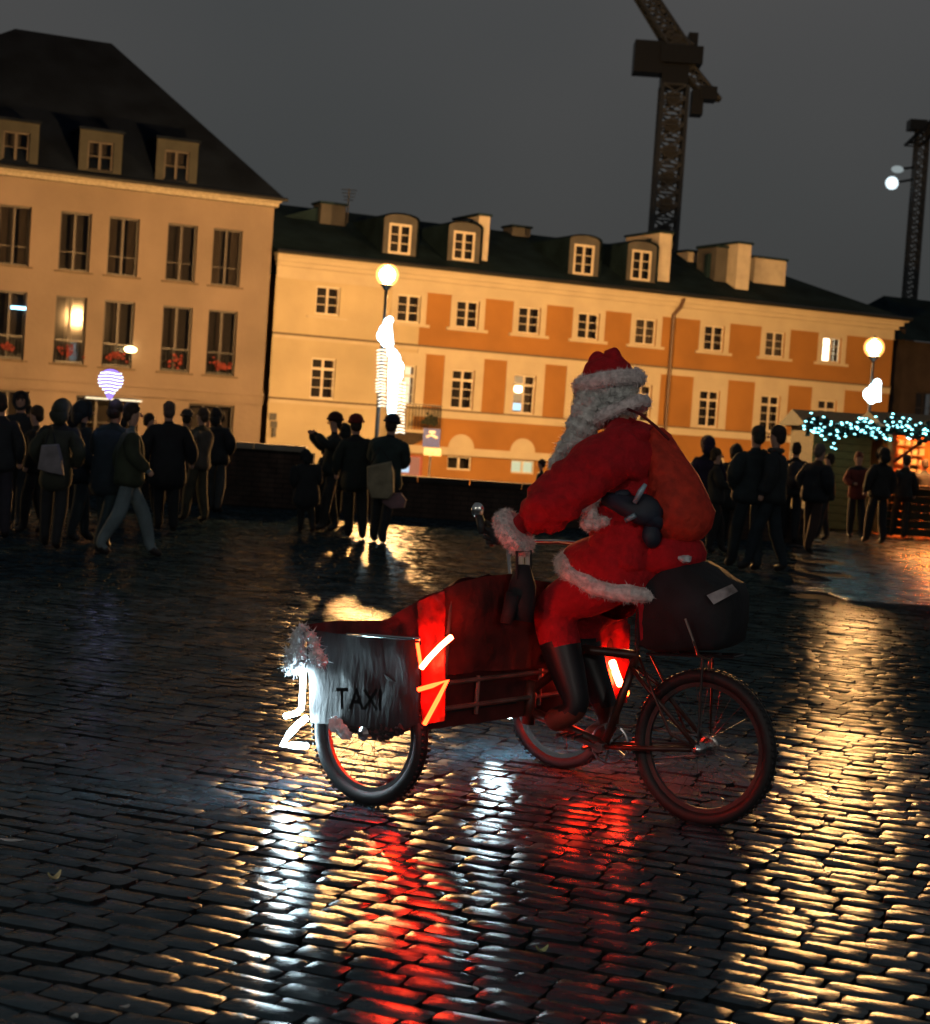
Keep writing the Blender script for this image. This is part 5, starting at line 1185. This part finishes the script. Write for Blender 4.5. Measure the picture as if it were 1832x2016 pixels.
    if hood:
        mb = MB(); mb.ball((0, -.03 * s, 1.655 * s), (.105 * s, .125 * s, .125 * s), 16, 12, .02); mb.ball((0, -.09 * s, 1.57 * s), (.11 * s, .07 * s, .10 * s), 12, 9, .04)
        mb.V = [Vector((v.x, min(v.y, .055 * s), v.z)) for v in mb.V]; mb.tube([(.088 * s * math.cos(R(k * 20)), .06 * s, 1.655 * s + .108 * s * math.sin(R(k * 20))) for k in range(18)], .026 * s, 6, closed=True)
        deform(mb, .015, 9, xh); mb.build('hood', cm1, root, smooth=True)
    if pack:
        mb = MB(); mb.ball((0, -.24 * s, 1.20 * s), (.17 * s, .12 * s, .24 * s), 14, 10, .02); mb.box((-.13 * s, -.37 * s, 1.02 * s), (.13 * s, -.30 * s, 1.2 * s)); deform(mb, .02, 8, xh); mb.build('backpack', mat('pack %.3f %.3f %.3f' % pack, pack, rough=.7), root, smooth=True)
    if hat:
        mb = MB(); mb.ball((0, 0, 1.715 * s), (.108 * s, .115 * s, .095 * s), 14, 10, .03); mb.tube([(.108 * s * math.cos(R(k * 20)), .118 * s * math.sin(R(k * 20)), 1.69 * s) for k in range(18)], .018 * s, 6, closed=True); 0
        mb.build('hat', mat('hat %.3f %.3f %.3f' % hat, hat, rough=.9, var=.3, nscale=20), root, smooth=True)
    if scarf:
        mb = MB(); mb.tube([(.07 * s * math.cos(R(k * 24)), .07 * s * math.sin(R(k * 24)), 1.47 * s) for k in range(15)], .035 * s, 8, closed=True); mb.tube([(.05 * s, .14 * s, 1.47 * s), (.06 * s, .19 * s, 1.2 * s), (.06 * s, .19 * s, 1.02 * s)], .04 * s, 6)
        mb.build('scarf', mat('scarf %.3f %.3f %.3f' % scarf, scarf, rough=.9), root, smooth=True)
    return root, s
away, toward, leftw, rightw = 0.0, math.pi, math.pi / 2, -math.pi / 2
DKC = (.012, .016, .020)
P = person
P(-8, 772, 1062, away + .3, (.014, .018, .022), (.02, .02, .03), 'person in dark coat cut by the left picture edge')
P(28, 768, 1040, toward, (.02, .022, .024), (.02, .025, .03), 'person in black jacket second from the left edge, facing the viewer', arms='front', hood=True)
P(66, 796, 1052, leftw, (.022, .02, .018), (.02, .02, .02), 'shorter bareheaded person between the jacket wearers at the far left', hairc=(.05, .03, .015))
P(97, 782, 1082, away, (.035, .042, .030), (.018, .022, .026), 'person in olive grey parka with a pale bag hanging at the hip', hood=True, coatlen=.66, arms='pocket')
P(150, 786, 1068, rightw + .5, (.012, .02, .028), (.018, .03, .036), 'person in black hooded coat just left of the glowing balloon', bulk=1.1, hood=True, coatlen=.7)
P(196, 782, 1088, away - .4, (.010, .022, .032), (.02, .04, .05), 'tall person in long teal black coat under the glowing balloon', bulk=1.15, coatlen=.62, arms='front', stride=.2)
P(258, 790, 1098, rightw + .25, (.030, .042, .024), (.12, .17, .19), 'walking person in mossy green coat and pale blue jeans', stride=.30, arms='swing', bulk=1.12, coatlen=.78, xf=245)
P(326, 788, 1048, away + .2, (.009, .012, .016), (.01, .014, .018), 'broad person in long black coat right of the one in pale jeans', bulk=1.3, coatlen=.55, hairc=(.10, .07, .06))
P(383, 800, 1030, leftw - .5, (.085, .075, .062), (.06, .06, .04), 'person in grey beige jacket between two black coats', hairc=(.06, .04, .03), arms='front')
P(424, 802, 1012, away - .3, (.010, .014, .020), (.05, .06, .065), 'person in black puffer and grey jeans at the right end of the left crowd', bulk=1.2, hood=True, arms='pocket')
r648, s_ = P(648, 812, 1048, leftw + .35, (.012, .020, .020), (.016, .02, .022), 'person in dark jacket raising both hands to take a picture', hat=(.035, .012, .010), arms='photo')
P(700, 817, 1062, away + .1, (.010, .018, .017), (.012, .016, .018), 'person in a dark red hat in the middle of the central trio', hat=(.14, .014, .012), bulk=1.1, coatlen=.66)
P(742, 814, 1070, away - .25, (.018, .035, .034), (.014, .02, .026), 'person in navy hat with a beige bag on the back beside the bright ornament', hat=(.016, .016, .03), bulk=1.25, coatlen=.7, arms='front')
P(1064, 903, 1040, leftw, (.012, .014, .018), (.02, .02, .02), 'small dark figure by the parapet partly hidden by the rider\'s arm')
P(1383, 856, 1085, away, (.028, .018, .045), (.02, .02, .03), 'person in purple black coat emerging behind the sack', hood=True, hairc=(.09, .09, .085))
P(1407, 880, 1090, rightw, (.03, .03, .028), (.02, .02, .02), 'shorter person with brown hair right of the purple coat', hairc=(.07, .045, .02), arms='front')
P(1464, 834, 1124, away + .3, (.014, .024, .028), (.012, .022, .028), 'tall person in dark belted coat standing with legs apart near the huts', bulk=1.25, arms='pocket', stride=.16, hairc=(.03, .03, .025))
P(1508, 834, 1128, leftw - .4, (.014, .020, .024), (.010, .02, .028), 'person with long hair and a grey strap close beside the belted coat', bulk=1.1, stride=.2, hairc=(.03, .02, .018), scarf=(.06, .06, .055))
P(1552, 868, 1070, away - .1, (.016, .02, .024), (.014, .016, .02), 'person with backpack queueing left of the closed hut', bulk=1.2, pack=(.02, .02, .03))
P(1588, 870, 1090, rightw + .7, (.016, .02, .026), (.05, .03, .025), 'person in dark anorak and reddish trousers at the corner of the closed hut', bulk=1.2, arms='pocket', hairc=(.12, .10, .09))
P(1684, 888, 1062, toward, (.16, .028, .020), (.02, .02, .024), 'person in a red jacket in front of the closed hut', arms='front', hairc=(.14, .03, .02))
P(1722, 878, 1072, away + .4, (.014, .016, .018), (.012, .014, .018), 'person in black coat left of the lamp column between the huts', bulk=1.1, hood=True)
P(1768, 893, 1060, away, (.020, .016, .016), (.03, .022, .016), 'person in dark brown coat at the open hut counter')
P(1814, 902, 1058, away + .2, (.010, .014, .022), (.02, .04, .06), 'person in navy coat and jeans at the open hut counter', bulk=1.15, hairc=(.02, .02, .02))
P(128, 800, 1030, away + .5, (.012, .016, .022), (.012, .016, .022), 'person in a dark hood between the olive parka and the black hooded coat', hood=True, bulk=1.2, coatlen=.6)
P(228, 806, 1022, away, (.010, .014, .018), (.012, .014, .018), 'shorter dark hooded person deep in the crowd right of the balloon stick', bulk=1.25, coatlen=.55, hood=True)
P(288, 812, 1016, rightw, (.014, .016, .016), (.014, .016, .018), 'person in charcoal coat standing behind the pale jeans walker', bulk=1.2, coatlen=.6)
P(352, 806, 1012, away + .2, (.010, .012, .018), (.012, .014, .016), 'dark figure by the parapet between the black coat and the grey jacket', bulk=1.2, coatlen=.55, hat=(.05, .045, .045))
P(404, 812, 1008, toward, (.012, .014, .020), (.012, .014, .02), 'person facing the square between grey jacket and black puffer', bulk=1.1, coatlen=.62, hat=(.02, .02, .03))
P(44, 800, 1020, away - .2, (.010, .013, .016), (.012, .014, .018), 'dark figure with backpack behind the bareheaded person at far left', bulk=1.25, coatlen=.6, pack=(.03, .03, .02))
P(672, 832, 1030, away, (.010, .016, .018), (.010, .014, .018), 'hooded figure behind the two hats of the central trio', bulk=1.2, coatlen=.55, hood=True)
P(1436, 872, 1078, away, (.012, .018, .020), (.010, .014, .018), 'hooded dark person half hidden left of the belted coat', bulk=1.2, coatlen=.6, hood=True)
P(1618, 890, 1066, leftw, (.020, .022, .026), (.03, .03, .034), 'person in grey jacket leaning by the closed hut wall', bulk=1.1)
P(1792, 912, 1050, rightw + .4, (.02, .018, .018), (.014, .016, .02), 'short dark figure squeezed between the two at the open counter', bulk=1.1, hood=True)
P(604, 884, 1050, away + .4, (.010, .014, .018), (.012, .016, .02), 'child in a puffy black snowsuit left of the central trio', bulk=1.5, coatlen=.5, hood=True, arms='pocket')
P(636, 868, 1040, leftw, (.012, .02, .022), (.012, .016, .02), 'older child in dark hooded coat beside the snowsuit child', bulk=1.35, coatlen=.55, hood=True, arms='front')
# things carried
def bag(poly, Y, d, col, label, name='bag', cat='bag'):
    n = len(poly); a = [at(x, y, Y) for x, y in poly]; c = sum(a, Vector()) / n
    V = [c + (p - c) * .92 for p in a] + [p + Vector((0, d * .3, 0)) for p in a] + [p + Vector((0, d * .7, 0)) for p in a] + [c + (p - c) * .92 + Vector((0, d, 0)) for p in a]
    mb = MB(); mb.add(V, [tuple(range(n)), tuple(3 * n + k for k in range(n))] + [(i * n + k, i * n + (k + 1) % n, (i + 1) * n + (k + 1) % n, (i + 1) * n + k) for i in range(3) for k in range(n)])
    zmin = min(p.z for p in a); root = empty(name, (c.x, Y, zmin), 0, label, cat)
    mb.build('bag_body', mat('cloth %.2f %.2f %.2f' % col, col, rough=.85, var=.3, nscale=7, bump=.006, bscale=14), root, world=True, smooth=False)
    hd = MB(); t0, t1 = a[0], a[1]; hd.tube([t0 + Vector((.03, d / 2, 0)), (t0 + t1) / 2 + Vector((0, d / 2, .22)), t1 + Vector((-.03, d / 2, 0))], .012, 6); hd.build('handle', BLK, root, world=True)
    return root
gy = lambda x, y: G(x, y).y
bag([(80, 876), (112, 874), (120, 905), (122, 936), (98, 932), (72, 924)], gy(97, 1082) - .42, .14, (.22, .21, .23), 'pale grey shopping bag carried by the olive parka')
bag([(722, 918), (770, 908), (776, 930), (776, 970), (765, 984), (732, 982), (722, 960)], gy(742, 1070) - .55, .22, (.26, .23, .15), 'large beige bag worn by the person in the navy hat')
bag([(752, 972), (790, 970), (801, 984), (797, 1000), (770, 1002), (752, 990)], gy(742, 1070) - .35, .14, (.24, .15, .17), 'soft pinkish cloth bundle hanging below the large beige bag')
# glowing balloon
yb_ = gy(196, 1088) - .2; bc = at(218, 748, yb_); bal_ = empty('balloon', bc, 0, 'round glowing purple and white light balloon above the left crowd', 'balloon')
PUR = glow('purple led', (.34, .22, 1.0), 1.5); WB_ = glow('balloon white led', (.72, .85, 1), 3.2)
mb = MB().ball(bc, (.125, .125, .115), 20, 14); mb.tube([bc - Z * .09, bc - Z * .16, bc - Z * .20], [.06, .04, .02], 12); mb.build('balloon_skin', PUR, bal_, world=True, smooth=True)
mb = MB()
for k in range(7):
    z = .07 - k * .034; r_ = .13 * math.sqrt(max(.05, 1 - (z / .125) ** 2)) if k < 6 else .05
    mb.tube([bc + Vector((r_ * math.cos(R(a)), r_ * math.sin(R(a)), z + .006 * math.sin(R(a * 3)))) for a in range(0, 360, 20)], .0055, 5, closed=True)
mb.build('light_wire', WB_, bal_, world=True)
MB().tube([bc - Z * .2, bc - Z * .45], .006, 5).build('stick', BLACKM, bal_, world=True)
# red tail light of a car parked below the parapet
def car():
    c0 = at(862, 934, 46.0); root = empty('parked_car', (c0.x, 46.0, -1.5), 0, 'dark parked car below the parapet showing one red tail light', 'car')
    W_, L_ = .88, 2.1; prof = [(-L_, .35), (-L_, .75), (-L_ + .15, .95), (-1.5, 1.0), (-.95, 1.38), (.5, 1.40), (1.05, 1.0), (L_ - .1, .85), (L_, .6), (L_, .35)]
    zo = (c0.z + 1.5) - .85
    V = [(-W_, y, z + 0) for y, z in prof] + [(W_, y, z) for y, z in prof]; n = len(prof)
    mb = MB(); mb.add(V, [tuple(range(n)), tuple(n + k for k in range(n))[::-1]] + [(k, (k + 1) % n, n + (k + 1) % n, n + k) for k in range(n)]); mb.build('body', mat('dark car paint', (.012, .013, .016), rough=.25), root)
    for sx_ in (-1, 1):
        for y in (-1.3, 1.3):
            mb = MB(); mb.tube([(sx_ * (W_ - .1), y, .32), (sx_ * (W_ + .04), y, .32)], .32, 20); mb.build('wheel', RUBBER, root)
    for sx_ in (-1, 1): MB().box((sx_ * W_ - sx_ * .36, -L_ - .02, .78), (sx_ * W_ - sx_ * .02, -L_ + .05, .88)).build('tail_light', glow('tail light', (1, .06, .02), 4), root)
    MB().add([(-.7, -1.52, 1.02), (.7, -1.52, 1.02), (.62, -.98, 1.37), (-.62, -.98, 1.37)], [(0, 1, 2, 3)]).build('rear_window', mat('car glass', (.01, .01, .012), rough=.05), root)
car()
# litter and leaves on the wet stones
def leaf(x, y, L_, Wd, col, label, a=0.0, curl=.3):
    p = G(x, y, .02); n = 8; V = []
    for i in range(n + 1):
        t = i / n; w_ = Wd * math.sin(math.pi * min(1, t * .96 + .03)) ** .7; z = curl * L_ * (t - .5) ** 2 * 2
        q = (t - .5) * L_; V += [(q, -w_ / 2, z + .006), (q, 0, z), (q, w_ / 2, z + .006)]
    Fc = [(i * 3 + j, i * 3 + j + 1, i * 3 + j + 4, i * 3 + j + 3) for i in range(n) for j in range(2)]
    mb = MB(); mb.add(V, Fc); m_ = mat('leaf %.2f %.2f %.2f' % col, col, rough=.4, var=.3, nscale=20)
    o = mb.build('fallen_leaf', m_, None, smooth=True); o.location = (p.x, p.y, .024); o.rotation_euler = (0, 0, a); setp(o, label, 'leaf')
leaf(22, 1660, .085, .04, (.50, .55, .55), 'pale elongated leaf at the left edge of the stones', .1, .1)
leaf(106, 1735, .055, .03, (.62, .55, .30), 'curled yellowish leaf in the dark left foreground', .9, .9)
leaf(1067, 1878, .045, .025, (.55, .60, .28), 'small yellow green leaf in the red reflection', .5, .8)
leaf(146, 2010, .03, .02, (.45, .48, .48), 'tiny pale scrap at the bottom left', 1.4, .4)
leaf(1808, 1840, .05, .035, (.42, .46, .50), 'pale grey leaf near the right edge', .5, .4)
leaf(1265, 1652, .02, .02, (.55, .48, .35), 'tiny tan leaf between the reflections', .2, .5)
leaf(1690, 1131, .30, .10, (.62, .65, .66), 'flat white paper scrap on the smooth paving', .05, .05)
leaf(1746, 1046, .34, .12, (.62, .60, .5), 'pale paper scrap beside the open hut', .0, .05)
leaf(380, 1775, .04, .03, (.22, .18, .13), 'brown leaf left of the white reflection', .2, .4)
leaf(870, 1415, .10, .05, (.45, .60, .62), 'pale wet leaf just right of the neon corner panel', .5, .2)
leaf(245, 1990, .03, .02, (.35, .36, .36), 'tiny grey scrap in the lower left', .7, .3)



GROUPS = {'person': 'people in the crowd around the square', 'street lamp': 'globe street lamps', 'light ornament': 'white light ornaments on the lamp posts', 'market stall': 'wooden market huts', 'leaf': 'fallen leaves and scraps on the wet stones', 'crane': 'tower cranes', 'wall': 'parapet walls'}
for o in bpy.data.objects:
    if o.get('category') in GROUPS and o is not rider: o['group'] = GROUPS[o['category']]
